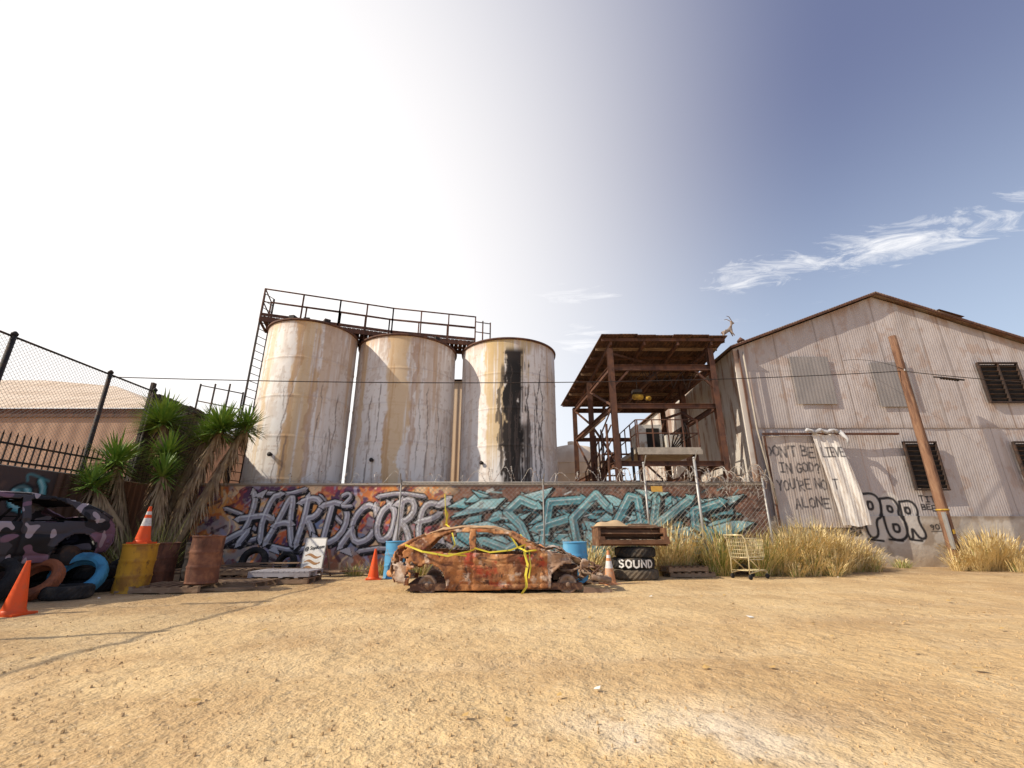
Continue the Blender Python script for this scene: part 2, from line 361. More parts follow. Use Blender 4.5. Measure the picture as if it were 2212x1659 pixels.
# connecting arrows and bars behind the letters
for pts in [[(-8.75,.95),(-8.0,.75),(-7.2,.95)],[(-8.3,1.75),(-7.7,1.55),(-7.4,1.2)],[(-7.3,2.2),(-6.6,2.15),(-6.1,2.3)],[(-6.9,.75),(-6.2,.6),(-5.5,.75)],[(-5.6,2.1),(-5.1,1.5),(-4.7,1.2)],[(-4.3,.6),(-3.6,.7),(-2.9,.55)],[(-3.9,2.1),(-3.3,2.2),(-2.6,2.1)],[(-2.6,.7),(-2.0,.85),(-1.7,.7)]]:
    letter([chaikin([((a),(b)) for a,b in pts],1)],0,0,1,1,.05,(.48,.44,.48),HI,SHD,skew=0)
LT=[
 ([[(-.9,-.25),(-.2,.05),(.15,.15),(.25,1.0),(.05,1.25)],[(.95,-.1),(.8,.45),(1.0,1.15),(1.3,1.2)],[(-.3,.5),(.25,.55),(.85,.6),(1.2,.5)],[(.25,.1),(.0,-.2)]],-7.75,1.0,.62,.95),
 ([[(-.15,-.1),(.2,.5),(.45,1.1),(.65,1.1),(.75,.5),(1.1,-.15),(1.3,-.2)],[(.1,.35),(.5,.42),(.8,.38)]],-6.9,.95,.58,1.0),
 ([[(.05,-.1),(.15,.6),(.1,1.1)],[(-.2,1.0),(.5,1.12),(.95,.9),(.7,.6),(.2,.55),(.6,.35),(1.05,-.15),(1.25,-.25)]],-6.15,.9,.55,1.05),
 ([[(.1,0),(.15,.9)],[(-.25,.95),(.4,1.05),(.95,.8),(1.0,.35),(.6,.0),(-.1,-.05),(-.3,.1)]],-5.45,.85,.62,1.05),
 ([[(0,.8),(.5,1),(.9,.75),(.5,.35),(.05,0),(1,.05)]],-5.0,1.8,.30,.4),
 ([[(1.0,.95),(.5,1.05),(.05,.7),(.0,.3),(.35,-.05),(.9,.05),(1.1,.25)],[(1.0,.95),(1.15,.7)],[(.0,.3),(-.35,-.1)]],-4.65,.85,.58,.98),
 ([[(.5,1.05),(.08,.8),(.05,.25),(.45,-.05),(.9,.2),(.92,.8),(.5,1.05)]],-3.95,.88,.54,.95),
 ([[(.1,-.1),(.15,.6),(.1,1.05)],[(-.15,1.0),(.6,1.15),(.95,.85),(.65,.55),(.2,.5),(.65,.3),(1.05,-.2)]],-3.38,.9,.50,1.0),
 ([[(1.1,1.0),(.4,1.05),(.1,.75),(.15,.1),(.5,-.1),(1.2,.05),(1.5,-.05)],[(.1,.5),(.8,.58),(1.15,.7)],[(1.1,1.0),(1.55,1.15)]],-2.78,.92,.50,.95)]
for i,(st,x,z,w_,h_) in enumerate(LT):
    letter([chaikin(s_,1) for s_ in st],x,z,w_,h_,.075 if i!=4 else .035,SIL,HI,SHD)
for a in [[(-8.6,1.05),(-8.95,.8),(-8.5,.75)],[(-7.6,2.1),(-7.2,2.3),(-7.3,2.05)],[(-1.95,2.05),(-1.75,1.85),(-2.1,1.8)],[(-6.9,.62),(-6.55,.5),(-6.7,.75)],[(-4.9,.6),(-4.5,.45),(-4.6,.7)]]:
    P.poly([(p[0]*1.0+.03,p[1]-.04) for p in a],BLK);P.poly(a,SIL)
TEA=(.15,.42,.48);TL=(.36,.64,.68);TD=(.05,.18,.22);TW=(.8,.88,.88)
def shard(pts,col,hl=TL,lw=.03):
    p=[tuple(q) for q in pts];c=np.mean(np.array(p),0)
    P.poly([(a+.08,b-.07) for a,b in p],BLK);P.stroke([(a+.05,b-.045) for a,b in p+[p[0]]],lw+.01,BLK);P.stroke(p+[p[0]],lw,BLK);P.poly(p,col)
    q=[tuple(c+(np.array(a)-c)*.6+np.array((-.02,.03))) for a in p];P.poly(q,hl,.85)
    P.stroke([tuple(c+(np.array(a)-c)*.82) for a in p[:2]],.01,TW,.8)
rs=random.Random(21)
for i in range(80):
    x=-1.4+(i%40)*.2+rs.uniform(-.1,.1);zc=(1.75 if i<40 else 1.05)+rs.uniform(-.3,.3);an=rs.uniform(-.6,.6);l=rs.uniform(.45,.95);wd=rs.uniform(.16,.30)
    if x>6.4: continue
    d=np.array((math.cos(an),math.sin(an)));n=np.array((-d[1],d[0]));c=np.array((x,zc))
    if rs.random()<.5: pts=[c-d*l*.5+n*wd*.5,c+d*l*.2+n*wd*.6,c+d*l*.8,c+d*l*.1-n*wd*.7,c-d*l*.4-n*wd*.3]
    else: pts=[c-d*l*.6,c-n*wd*-.9+d*.1,c+d*l*.5+n*wd*.2,c+d*l*.3-n*wd*.9,c-d*l*.1-n*wd*.4]
    shard(pts,rs.choice([TEA,TEA,TL,(.22,.5,.56)]),rs.choice([TL,TL,(.5,.74,.76),(.2,.48,.54)]))
for pts in [[(-1.78,1.5),(-.9,2.0),(-.2,2.05),(-.5,1.75),(-1.0,1.65)],[(-1.6,1.25),(-.7,1.4),(-.1,1.15),(-.9,1.05)],[(-1.2,.9),(-.3,1.0),(.4,.55),(-.5,.6)],[(.2,2.1),(1.2,2.35),(.9,1.95)],[(5.6,2.0),(6.8,2.15),(6.2,1.75)],[(4.9,.8),(6.3,.55),(5.2,.45)],[(3.6,2.3),(4.6,2.2),(4.1,1.95)]]:
    shard(pts,TL,(.55,.76,.78))
TLT=[([[(1,.9),(.4,1.05),(.0,.75),(.6,.45),(.9,.15),(.3,-.1),(-.6,.1)]],-.35,.75,.80,1.2),([[(1.3,1),(.1,.95),(.15,.05),(1.4,-.1)],[(-.2,.4),(.9,.6)]],.75,.7,.75,1.3),
([[(1,.85),(.5,1.15),(-.2,.6),(.1,.1),(.7,-.15),(1.05,.25),(.5,.45)]],1.75,.72,.80,1.25),([[(-.2,-.1),(.45,1.1),(.75,1.05),(1.3,-.1)],[(-.1,.3),(1.0,.5)]],2.75,.72,.85,1.25),
([[(.1,-.1),(.1,1.15)],[(1.3,1.1),(.15,.5),(1.4,-.2)]],3.85,.68,.80,1.2),([[(1.2,1.1),(.2,.9),(.3,.55),(.9,.4),(.8,0),(-.5,-.15)]],4.9,.65,.75,1.15)]
for i,(st,x,z,w_,h_) in enumerate(TLT): letter(st,x,z,w_,h_,.11,(.20,.50,.56) if i%2 else (.30,.60,.64),TW,TD,skew=.22,ex=(.10,-.09))
for i in range(120):
    x=R.uniform(-1.7,6.8);z=R.uniform(.2,2.3);a=R.uniform(-.6,.9);l=R.uniform(.1,.3)
    P.stroke([(x,z),(x+l*math.cos(a),z+l*math.sin(a))],R.uniform(.01,.025),R.choice([TL,BLK,TD,TW,TEA,(.06,.05,.06)]),.85)
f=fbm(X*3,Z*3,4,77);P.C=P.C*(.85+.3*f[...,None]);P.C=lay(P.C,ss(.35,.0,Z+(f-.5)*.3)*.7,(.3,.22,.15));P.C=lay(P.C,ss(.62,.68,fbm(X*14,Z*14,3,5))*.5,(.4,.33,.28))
P.C=lay(P.C,ss(2.36,2.4,Z)*.8,(.3,.24,.2))
m_paint=M('painted_block',(1,1,1),.8,0,[],[('noise',(30,30,30),.25,.01)],attr=True)
gw=empty('graffiti_wall')
gridmesh('painted_face',np.stack([X,np.full_like(X,13.5)+(fbm(X*.6,Z*.6,2,2)-.5)*.02,Z],-1),P.C,m_paint,gw)
g=MB();g.bx(-9.2,WX1,13.53,13.7,0,2.42,m_conc);g.bx(-9.22,WX1+.02,13.47,13.74,2.421,2.47,m_conc);g.obj('block_core',gw)

# ================================================================= CHAIN LINK
def chain(g,o,ux,W,z0,z1,m,pit=.1,r=.0035):
    o=Vector(o);ux=Vector(ux).normalized();H=z1-z0;n=ux.cross(Vector((0,0,1)))
    k=-H
    while k<W:
        for sgn in(1,-1):
            a=max(0,k);b=min(W,k+H)
            if b-a<.02: continue
            za,zb=(a-k,b-k) if sgn==1 else (H-(a-k),H-(b-k))
            off=n*(.004*sgn)
            g.tube([o+ux*a+Vector((0,0,z0+za))+off,o+ux*b+Vector((0,0,z0+zb))+off],r,m,3,smooth=False)
        k+=pit
FX=7.25
g=MB();chain(g,(-3.2,13.22,0),(1,0,0),FX+3.2,.05,2.45,m_wire,.125,.004)
for x,h,r_,mm in [(-3.2,2.5,.022,m_wire),(.9,2.5,.022,m_wire),(3.85,3.0,.03,m_galv),(5.35,3.15,.04,m_galv),(FX,2.6,.03,m_galv)]:
    g.cyl((x,13.2,0),(x,13.2,h),r_,r_,mm,10);g.lathe([(r_+.005,0),(r_+.01,.03),(.015,.06)],mm,10,TR(x,13.2,h))
    g.beam((x,13.2,h-.1),(x+.02,12.95,h+.2),.02,.03,mm)
g.cyl((-3.2,13.2,2.47),(FX,13.2,2.47),.018,.018,m_wire,8)
rd=Vector((8.5-FX,2.7,0));chain(g,(FX,13.22,0),rd,rd.length,.05,2.45,m_wire,.12,.004);g.cyl((FX,13.2,2.47),(8.5,15.9,2.47),.02,.02,m_galv,8)
m_tag=M('sign_amber',(.6,.35,.08),.6);g.bx(4.0,4.32,13.17,13.185,2.2,2.36,m_tag)
g.obj('chain_link_fence')
g=MB()
def coil(x0,x1,y,zc,r,pitch,th,m,jit=.04):
    n=int((x1-x0)/pitch*14);pts=[];ph=R.random()*6
    for i in range(n+1):
        t=i/14*2*math.pi+ph;x=x0+(x1-x0)*i/n
        rr=r*(1+.25*math.sin(x*1.7+ph)+.1*math.sin(x*5.3));zz=zc+.06*math.sin(x*2.3+ph)
        pts.append((x+.13*math.sin(t*.5+x)+R.uniform(-jit,jit)*.3,y+rr*math.cos(t),max(zc-r*.9,zz+rr*math.sin(t))))
    g.tube(pts,th,m,4,smooth=False)
    for p in pts[::2]:
        g.beam((p[0]-.025,p[1],p[2]-.01),(p[0]+.025,p[1],p[2]+.012),.004,.014,m)
coil(-7,-.5,13.55,2.62,.17,.5,.004,m_razor);coil(-1,7.5,13.4,2.66,.19,.36,.006,m_razor);coil(3.0,7.4,13.2,2.70,.22,.25,.007,m_razor);coil(5.2,7.4,13.1,2.45,.2,.3,.006,m_razor)
for i in range(20):
    x=R.uniform(5.2,7.2);pts=[];z=2.6
    for k in range(8): pts.append((x+.1*math.sin(k*1.1+i),13.05+R.uniform(-.1,.1),z-k*.12*R.uniform(.6,1)))
    if i%2==0:g.tube(pts,.005,m_razor,4,smooth=False)
g.obj('razor_wire')

# ================================================================= TANKS
def tank(name,cx,cy,rad_,H,seed,tar=False):
    nu=int(2*math.pi*rad_/.026);nv=int(H/.03);th=np.linspace(0,2*math.pi,nu,endpoint=False);z=np.linspace(0,H,nv)
    T,Zt=np.meshgrid(th,z)
    C=np.ones(T.shape+(3,))*np.array([.80,.76,.73])
    def n3(f,fz,o,s): return .5*(fbm(np.cos(T)*f*rad_+50,Zt*fz+9,o,s)+fbm(np.sin(T)*f*rad_+50,Zt*fz+31,o,s+7))
    C=lay(C,ss(.42,.62,n3(.8,.3,4,seed))*.8,(.68,.62,.58))
    C=lay(C,ss(.54,.66,n3(7,.22,4,seed+3))*.4,(.62,.48,.37))
    C=lay(C,ss(.58,.64,n3(4,1.6,5,seed+5))*.35,(.52,.40,.32))
    C=lay(C,ss(.60,.66,n3(18,1.2,4,seed+15))*.4,(.38,.29,.24))
    C=lay(C,ss(.60,.64,n3(12,9,4,seed+17))*.4,(.45,.33,.26))
    for zz in [1.3,2.7,4.05,5.4,6.75]:
        C=lay(C,np.exp(-((Zt-zz)/.025)**2)*.4,(.46,.38,.34));C=lay(C,ss(.35,0,zz-Zt)*(zz>Zt)*ss(.52,.66,n3(12,.2,3,seed+50))*.4,(.55,.40,.28))
    ln=n3(3.5,0,4,seed+20)[:1,:];ln=np.repeat(ln,nv,0);fine=n3(20,.12,3,seed+22)
    dep=H-Zt;dm=ss(0,.3,(ln-.52)*14-dep*.6)*ss(.42,.58,fine)
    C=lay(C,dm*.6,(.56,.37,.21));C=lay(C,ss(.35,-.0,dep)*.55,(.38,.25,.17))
    C=lay(C,ss(1.3,0,dep)*ss(.5,.6,n3(13,.7,3,seed+40))*.5,(.40,.24,.15))
    C=lay(C,ss(3.2,2.4,Zt)*ss(.46,.6,n3(9,.5,4,seed+60))*.4,(.5,.38,.3))
    wig=(n3(9,3,4,seed+90)-.5)
    def streak(a0,wd,L0,L1,col,am,sd2,fr=22,sol=.3,ew=.35):
        da=(T-a0+math.pi)%(2*math.pi)-math.pi;da=da*rad_
        wob=wd*(.6+.9*fbm(Zt*1.5,Zt*0+sd2,4,sd2));e=ss(1.05,.8,np.abs(da+.3*(fbm(Zt*.9,Zt*0,3,sd2+5)-.5)+wig*ew)/wob)
        lim=ss(L0-.3,L0,dep+0*Zt)*ss(L1+.6,L1-.8,dep+(fine-.5)*4)
        ed=np.clip(ss(.42,.56,n3(fr,.3,4,sd2+9)+.08)+sol*ss(1,.2,np.abs(da)/wob),0,1)
        return lay(C,e*lim*ed*am,col)
    fa=math.atan2(-cy,-cx)
    YS=(.66,.46,.24)
    if not tar:
        C=streak(fa-.15,.36,0,H,YS,.75,seed+1);C=streak(fa-.28,.12,0,H*.95,(.52,.31,.15),.7,seed+2);C=streak(fa+.12,.10,.4,H*.8,(.46,.28,.17),.6,seed+3)
        C=streak(fa-.95,.15,0,H*.6,YS,.6,seed+33);C=streak(fa+.55,.3,0,2.4,(.56,.4,.28),.5,seed+6)
        for k in range(7):
            C=streak(fa+R.uniform(-.8,1.0),R.uniform(.015,.03),R.uniform(1.5,4.5),R.uniform(4,6.5),(.2,.15,.13),.7,seed+30+k,26,.4,.08)
    else:
        C=streak(fa+.0,.85,0,1.2,(.54,.40,.20),.8,seed+4,30,.1);C=streak(fa-.26,.38,0,4.5,(.58,.41,.19),.8,seed+19,24,.0)
        C=streak(fa+.12,.36,.55,H,(.03,.023,.02),1,seed+9,18,.55,.8);C=streak(fa+.08,.24,1.0,H,(.016,.013,.012),1,seed+10,18,.8,.6)
        C=streak(fa+.36,.26,3.4,H,(.05,.04,.033),.85,seed+11,24,.0,.7);C=streak(fa-.14,.08,1.2,5.0,(.07,.055,.045),.85,seed+14,26,.3,.4)
        for k in range(14): C=streak(fa+R.uniform(-.25,.75),R.uniform(.015,.04),R.uniform(.8,4),R.uniform(5,8),(.06,.045,.04),.8,seed+30+k,26,.5,.12)
    rr=rad_+.012*np.exp(-((Zt%1.35-1.3)/.03)**2)+(n3(.7,.4,2,seed)-.5)*.03+(n3(2,1,2,seed+3)-.5)*.012
    e=empty(name)
    gridmesh('shell',np.stack([cx+rr*np.cos(T),cy+rr*np.sin(T),Zt],-1),C,m_tank,e,closeu=True)
    g=MB();g.lathe([(rad_-.02,H-.03),(rad_+.05,H-.03),(rad_+.06,H+.04),(rad_+.01,H+.05),(.55,H+.32),(.5,H+.32),(.5,H+.45),(.02,H+.48)],m_steel,64,TR(cx,cy,0))
    for k in range(9):
        a=R.uniform(0,6.28);r_=R.uniform(.4,.9)*rad_;hh_=H+.05+.27*(1-r_/rad_);g.bx(-.1,.1,-.1,.1,0,.16,m_dark,TR(cx+r_*math.cos(a),cy+r_*math.sin(a),hh_,a))
    a=fa-.5
    g.lathe([(.05,0),(.05,.08),(.07,.08),(.07,.1)],m_dark,12,Matrix.Translation((cx+rad_*math.cos(a),cy+rad_*math.sin(a),3.4))@Euler((0,0,a)).to_matrix().to_4x4()@Euler((0,math.pi/2,0)).to_matrix().to_4x4())
    g.obj('lid_and_fittings',e);return e
m_tank=M('tank_paint',(1,1,1),.6,.05,[((.40,.31,.25),(11,11,11),.67,.74,.5)],[('noise',(3,3,3),.15,.06)],attr=True)
tank('storage_tank',-7.44,15.5,1.54,8.05,10);tank('storage_tank',-4.21,16.95,1.9,7.98,23);tank('storage_tank',-.14,17.45,1.9,8.05,41,True)

# walkway
def lerp(a,b,t): return tuple(a[i]*(1-t)+b[i]*t for i in range(len(a)))
g=MB();F=[(-9.0,14.45),(-6.55,15.3),(-4.7,15.95),(-1.5,16.7)];B=[(-9.3,15.45),(-6.9,16.25),(-5.1,16.9),(-1.6,17.7)]
zf=8.42
for i in range(3):
    a,b=F[i],F[i+1];c,d=B[i],B[i+1]
    n=max(2,int(math.hypot(b[0]-a[0],b[1]-a[1])/.16))
    for k in range(n):
        t0=(k+.06)/n;t1=(k+.94)/n;p=[lerp(a,b,t0),lerp(a,b,t1),lerp(c,d,t1),lerp(c,d,t0)]
        g.add([(x,y,zf) for x,y in p]+[(x,y,zf+.03) for x,y in p],[(3,2,1,0),(4,5,6,7),(0,1,5,4),(1,2,6,5),(2,3,7,6),(3,0,4,7)],m_steel)
    for (p,q) in((a,b),(c,d)):
        g.beam((*p,zf-.09),(*q,zf-.09),.06,.17,m_steel)
        for hz_,r_ in((1.12,.028),(.6,.02)): g.tube([(*p,zf+hz_),(*q,zf+hz_)],r_,m_steel,6)
        g.beam((*p,zf+.1),(*q,zf+.1),.01,.12,m_steel)
        m=max(1,round(math.hypot(q[0]-p[0],q[1]-p[1])/1.2))
        for k in range(m+1):
            x,y=lerp(p,q,k/m);g.beam((x,y,zf-.15),(x,y,zf+1.14),.045,.045,m_steel)
    for k in range(3):
        q=lerp(c,d,k/3);p=lerp(a,b,k/3);g.beam((*p,zf-.14),(*q,zf-.14),.05,.09,m_steel)
for hz_ in(1.12,.6):
    for s_ in(0,3): g.tube([(*F[s_],zf+hz_),(*B[s_],zf+hz_)],.025,m_steel,6)
g.beam((-1.2,16.75,zf-.3),(-1.2,16.75,zf+.95),.05,.05,m_steel);g.beam((-.9,16.9,zf-.3),(-.9,16.9,zf+.95),.05,.05,m_steel)
for z in(.9,.45):g.tube([(-1.5,16.7,zf+z),(-.9,16.9,zf+z)],.02,m_steel,6)
for (x,y) in [(-8.2,14.9),(-5.7,15.9),(-5.2,16.4),(-2.4,17)]: g.beam((x,y,zf-.17),(x,y,8.0),.1,.1,m_steel)
g.obj('catwalk')
g=MB()
for dx in(0,.42): g.beam((-9.05+dx*.3,14.55+dx,2.2),(-9.05+dx*.3,14.55+dx,9.4),.05,.05,m_dark)
for k in range(26): g.tube([(-9.05,14.55,2.4+k*.28),(-8.92,14.97,2.4+k*.28)],.014,m_dark,5)
for x in np.arange(-10.6,-9.0,.5):
    g.beam((x,14.5,4.0),(x,14.5,5.9-(.3 if x>-9.6 else 0)),.04,.04,m_dark)
for z in(4.7,5.2,5.75): g.tube([(-10.6,14.5,z+.1),(-9.1,14.5,z-.2)],.02,m_dark,5)
g.bx(-10.6,-9.0,14.4,15.3,4.0,4.08,m_dark);g.beam((-10.6,14.5,0),(-10.6,14.5,4),.08,.08,m_dark);g.beam((-9.1,14.5,0),(-9.1,14.5,4),.08,.08,m_dark)
g.obj('access_ladder')

# ================================================================= BEIGE SHED BEHIND
m_beige=M('beige_siding',(.48,.36,.25),.8,0,[((.34,.24,.16),(.8,.8,.2),.45,.6,.6)],[('wave',(20,0,0),.8,.03)])
e=empty('beige_shed');g=MB();g.bx(-8.2,-.2,24,34,0,9.2,m_beige);g.obj('walls',e)
g=MB();g.add([(-8.4,23.8,9.25),(0,23.8,9.25),(0,29,10.2),(-8.4,29,10.2),(0,34.2,9.25),(-8.4,34.2,9.25)],[(0,1,2,3),(3,2,4,5)],m_steel);g.obj('roof',e)
m_cream=M('cream_paint',(.66,.56,.44),.7,0,[((.45,.34,.24),(.8,.8,.3),.45,.65,.6)])
g=MB();g.lathe([(2.2,0),(2.2,5.2),(2.0,5.9),(1.4,6.4),(.6,6.6),(.02,6.62)],m_cream,40,TR(4.0,30,0))
for z in(1.5,3,4.5,5.2): g.lathe([(2.205,z),(2.24,z+.03),(2.205,z+.06)],m_cream,40,TR(4.0,30,0),caps=False)
g.cyl((4,30,6.6),(4,30,6.9),.25,.25,m_cream,12);g.obj('water_tank')

# ================================================================= WAREHOUSE
wh=empty('corrugated_warehouse')
P=Paint(8.5,20.3,0,4.72,.025);X,Z=P.X,P.Z
def sheetcol(X,Z,seed,row):
    k=np.floor((X-8.5)/.82+.15*row);tone=_h(k,np.full_like(k,row),3.)
    C=np.ones(X.shape+(3,))*np.array([.53,.475,.46]);C=C*(.86+.18*tone[...,None])
    C=lay(C,ss(.45,.65,fbm(X*.6,Z*.35,4,seed))*.5,(.42,.365,.35))
    C=lay(C,ss(.52,.7,fbm(X*6,Z*.5,4,seed+4))*.3,(.36,.28,.23))
    C=lay(C,ss(.60,.68,fbm(X*3,Z*2.2,5,seed+14))*.45,(.38,.26,.2))
    fr=(X-8.5)/.82+.15*row;fr=fr-np.floor(fr)
    C=lay(C,(fr<.028)*.6,(.17,.13,.11));C=lay(C,ss(.12,.03,fr)*ss(.5,.64,fbm(X*3,Z*.8,3,seed+9))*.45,(.33,.2,.13))
    return C
C=sheetcol(X,Z,3,1)
C=lay(C,ss(.56,.66,fbm(X*5,Z*.8,4,91))*ss(10,8.5,X)*.7,(.36,.2,.12))
base=Z<1.62
cc=np.ones(X.shape+(3,))*np.array([.50,.43,.36]);cc=lay(cc,ss(.45,.6,fbm(X*1.2,Z*1.2,5,8)),(.38,.30,.23));cc=lay(cc,ss(.55,.65,fbm(X*3,Z*3,4,18))*.7,(.58,.52,.45))
cc=lay(cc,ss(.5,.1,Z)*.5,(.4,.29,.18));cc=lay(cc,ss(1.45,1.6,Z)*.4,(.2,.14,.1))
C=np.where(base[...,None],cc,C);P.C=C
WH=(.66,.62,.58);P.stroke([(12.35,1.1),(12.45,2.1)],.34,WH,.75);P.stroke([(13.05,1.05),(13.1,2.1)],.32,WH,.75);P.stroke([(13.65,1.0),(13.65,1.9)],.3,WH,.7)
def bub(pts):
    p=chaikin([(a+.05,b) for a,b in pts+[pts[0]]],2);P.stroke(p,.045,BLK,.97)
bub([(12.0,2.35),(12.55,2.4),(12.72,2.05),(12.6,1.6),(12.35,1.5),(12.35,.95),(12.0,.9),(11.95,1.6)]);bub([(12.25,2.1),(12.4,2.1),(12.4,1.85),(12.22,1.85)])
bub([(12.7,2.2),(13.15,2.25),(13.3,1.95),(13.2,1.65),(13.4,1.35),(13.25,.85),(12.7,.85),(12.62,1.5)]);bub([(12.9,1.95),(13.05,1.95),(13.05,1.75),(12.88,1.78)]);bub([(12.9,1.35),(13.1,1.35),(13.08,1.1),(12.88,1.12)])
bub([(13.35,2.1),(13.8,2.15),(13.95,1.8),(13.78,1.5),(13.98,.95),(13.7,.85),(13.5,1.3),(13.48,.85),(13.3,.9)]);bub([(13.5,1.9),(13.65,1.9),(13.65,1.7),(13.48,1.72)])
for k in range(3):P.stroke([(12.0+k*.7,.87),(12.5+k*.65,.82)],.035,BLK)
write(P,'SER',11.4,1.42,.12,.14,.02,BLK);write(P,'SKCB',11.35,1.2,.11,.13,.02,BLK);write(P,'YBA',11.4,1.0,.12,.14,.02,BLK)
write(P,'TIT',14.15,2.1,.14,.18,.022,BLK);write(P,'BEE',14.15,1.82,.13,.18,.022,BLK);write(P,'90TS',14.2,1.2,.13,.16,.02,BLK);P.stroke([(14.2,1.12),(14.95,1.15)],.014,BLK)
m_corr=M('corrugated_iron',(1,1,1),.65,.05,[((.36,.24,.17),(4,4,1.2),.66,.74,.5)],[('wave',(70,0,0),.3,.010),('noise',(1,1,.7),.5,.15)],attr=True)
m_conp=M('whitewashed_concrete',(1,1,1),.95,0,[],[('noise',(9,9,9),.5,.03)],attr=True)
j=int(np.searchsorted(P.z,1.62))
wavy=(fbm(X*.7,Z*.4,3,31)-.5)*.08
gridmesh('lower_front_cladding',np.stack([X,16-.0+wavy,Z],-1)[j:],P.C[j:],m_corr,wh)
gridmesh('stem_wall',np.stack([X,15.96+wavy*.3,Z],-1)[:j+1],P.C[:j+1],m_conp,wh)
P2=Paint(8.5,20.3,4.70,10.05,.05);X2,Z2=P2.X,P2.Z
gable=7.8+(10.05-7.8)*(1-np.abs(X2-14.4)/5.9);zz=4.70+(gable-4.70)*((Z2-4.70)/(10.05-4.70))
C2=sheetcol(X2,zz,13,0);C2=lay(C2,ss(.6,.0,gable-zz)*ss(.4,.6,fbm(X2*4,zz,3,3))*.5,(.36,.22,.14));C2=lay(C2,ss(.25,.0,zz-4.7)*.35,(.25,.17,.12))
C2=lay(C2,(np.abs(zz-6.9-.0)<.025)*.25,(.25,.2,.17))
C2=lay(C2,ss(.52,.62,fbm(X2*6,zz*.5,4,71))*ss(9.4,8.5,X2)*.9,(.3,.14,.07))
gridmesh('upper_front_cladding',np.stack([X2,15.965+(fbm(X2*.7,zz*.5,3,35)-.5)*.06,zz],-1),C2,m_corr,wh)
m_corrs=M('corrugated_side',(.62,.57,.52),.7,.1,[((.3,.15,.08),(.0,3,.5),.5,.62,.8),((.2,.09,.05),(.0,1.1,.25),.52,.66,.7),((.7,.66,.6),(0,.7,.9),.55,.65,.5)],[('wave',(0,70,0),.6,.02)])
g=MB();g.bx(8.5,8.56,16.03,30,0,7.8,m_corrs);g.bx(20.24,20.3,16.03,30,0,7.8,m_corrs);g.bx(8.56,20.24,29.94,30,0,7.8,m_corrs)
g.add([(8.5,29.97,7.8),(20.3,29.97,7.8),(14.4,29.97,10.05)],[(0,1,2)],m_corrs)
g.bx(8.44,8.62,15.86,15.94,1.7,7.75,m_corrs);g.obj('side_walls',wh)
m_roof=M('rusty_roof',(.2,.12,.09),.8,.1,[((.35,.28,.22),(1,3,1),.5,.6,.7)],[('wave',(60,0,0),.5,.02)])
g=MB()
for s_ in(-1,1):
    x0=14.4;x1=14.4+s_*6.1
    a=[(x0,15.7,10.12),(x1,15.7,7.79),(x1,30.3,7.79),(x0,30.3,10.12)]
    g.add(a+[(x,y,z+.04) for x,y,z in a],[(0,1,2,3),(7,6,5,4),(0,4,5,1),(1,5,6,2),(2,6,7,3)],m_roof)
    g.beam((x0,15.72,10.09),(x1,15.72,7.76),.04,.06,m_steel)
g.add([(16.6,15.62,9.34),(17.5,15.62,9.02),(17.5,16.2,9.05),(16.6,16.2,9.4)],[(0,1,2,3)],m_steel)
g.cyl((10.0,18,8.2),(10.0,18,9.0),.09,.09,m_steel,10);g.lathe([(.16,0),(.16,.05),(.02,.2)],m_steel,10,TR(10,18,9))
g.obj('roof',wh)
g=MB();m_pan=M('grey_panel',(.27,.25,.245),.7,.05,[((.34,.31,.30),(2,2,1),.45,.6,.6)],[('wave',(50,0,0),.3,.008)])
for x0,x1,z0,z1 in[(10.55,12.0,5.58,7.45),(13.58,14.95,5.48,7.22)]:
    g.bx(x0,x1,15.885,15.90,z0,z1,m_pan)
m_lou=M('louvre_slat',(.05,.035,.03),.8,.1,[((.11,.06,.04),(4,4,8),.5,.65,.7)])
for x0,x1,z0,z1 in[(17.6,19.05,5.69,7.12),(13.98,15.1,2.55,4.1),(17.9,19.3,2.6,4.1)]:
    g.bx(x0,x1,15.9,15.92,z0,z1,m_void)
    n=int((z1-z0)/.16)
    for k in range(n):
        z=z0+(k+.5)*(z1-z0)/n;g.beam((x0,15.86,z),(x1,15.86,z),.05,.014,m_lou,(0,.6,.8))
    for a in(x0,(x0+x1)/2,x1): g.bx(a-.025,a+.025,15.81,15.895,z0-.03,z1+.03,m_lou)
    g.bx(x0-.03,x1+.03,15.80,15.893,z1+.031,z1+.08,m_lou);g.bx(x0-.03,x1+.03,15.80,15.893,z0-.08,z0-.031,m_lou)
g.obj('windows',wh)
PD=Paint(8.95,11.45,1.25,4.38,.02);XD,ZD=PD.X,PD.Z
C=np.ones(XD.shape+(3,))*np.array([.55,.49,.45]);C=lay(C,ss(.45,.62,fbm(XD*1.2,ZD*.8,5,4)),(.47,.40,.36));C=lay(C,ss(.55,.68,fbm(XD*7,ZD*.7,4,9))*.4,(.36,.27,.21))
k=(XD-8.95)/.8;k=k-np.floor(k);C=lay(C,(k<.035)*.6,(.2,.15,.12));PD.C=C
GR=(.06,.055,.06)
write(PD,"DON'T BE",9.02,3.62,.19,.36,.030,GR,.9,.1,gap=.3,jit=.05);write(PD,"IN GOD?",9.4,3.08,.165,.32,.030,GR,.9,.1,gap=.34,jit=.05)
write(PD,"YOU'RE NO",9.2,2.5,.165,.33,.028,GR,.9,.1,gap=.34,jit=.05);write(PD,"ALONE",9.7,1.9,.185,.32,.030,GR,.9,.1,gap=.34,jit=.05)
gridmesh('sliding_door',np.stack([XD,15.84+(fbm(XD,ZD*.5,2,3)-.5)*.06,ZD],-1),PD.C,m_corr,wh)
g=MB();g.bx(8.95,13.8,15.72,15.8,4.40,4.47,m_steel);g.bx(8.98,9.03,15.75,15.80,1.3,4.38,m_steel)
g.obj('door_track',wh)
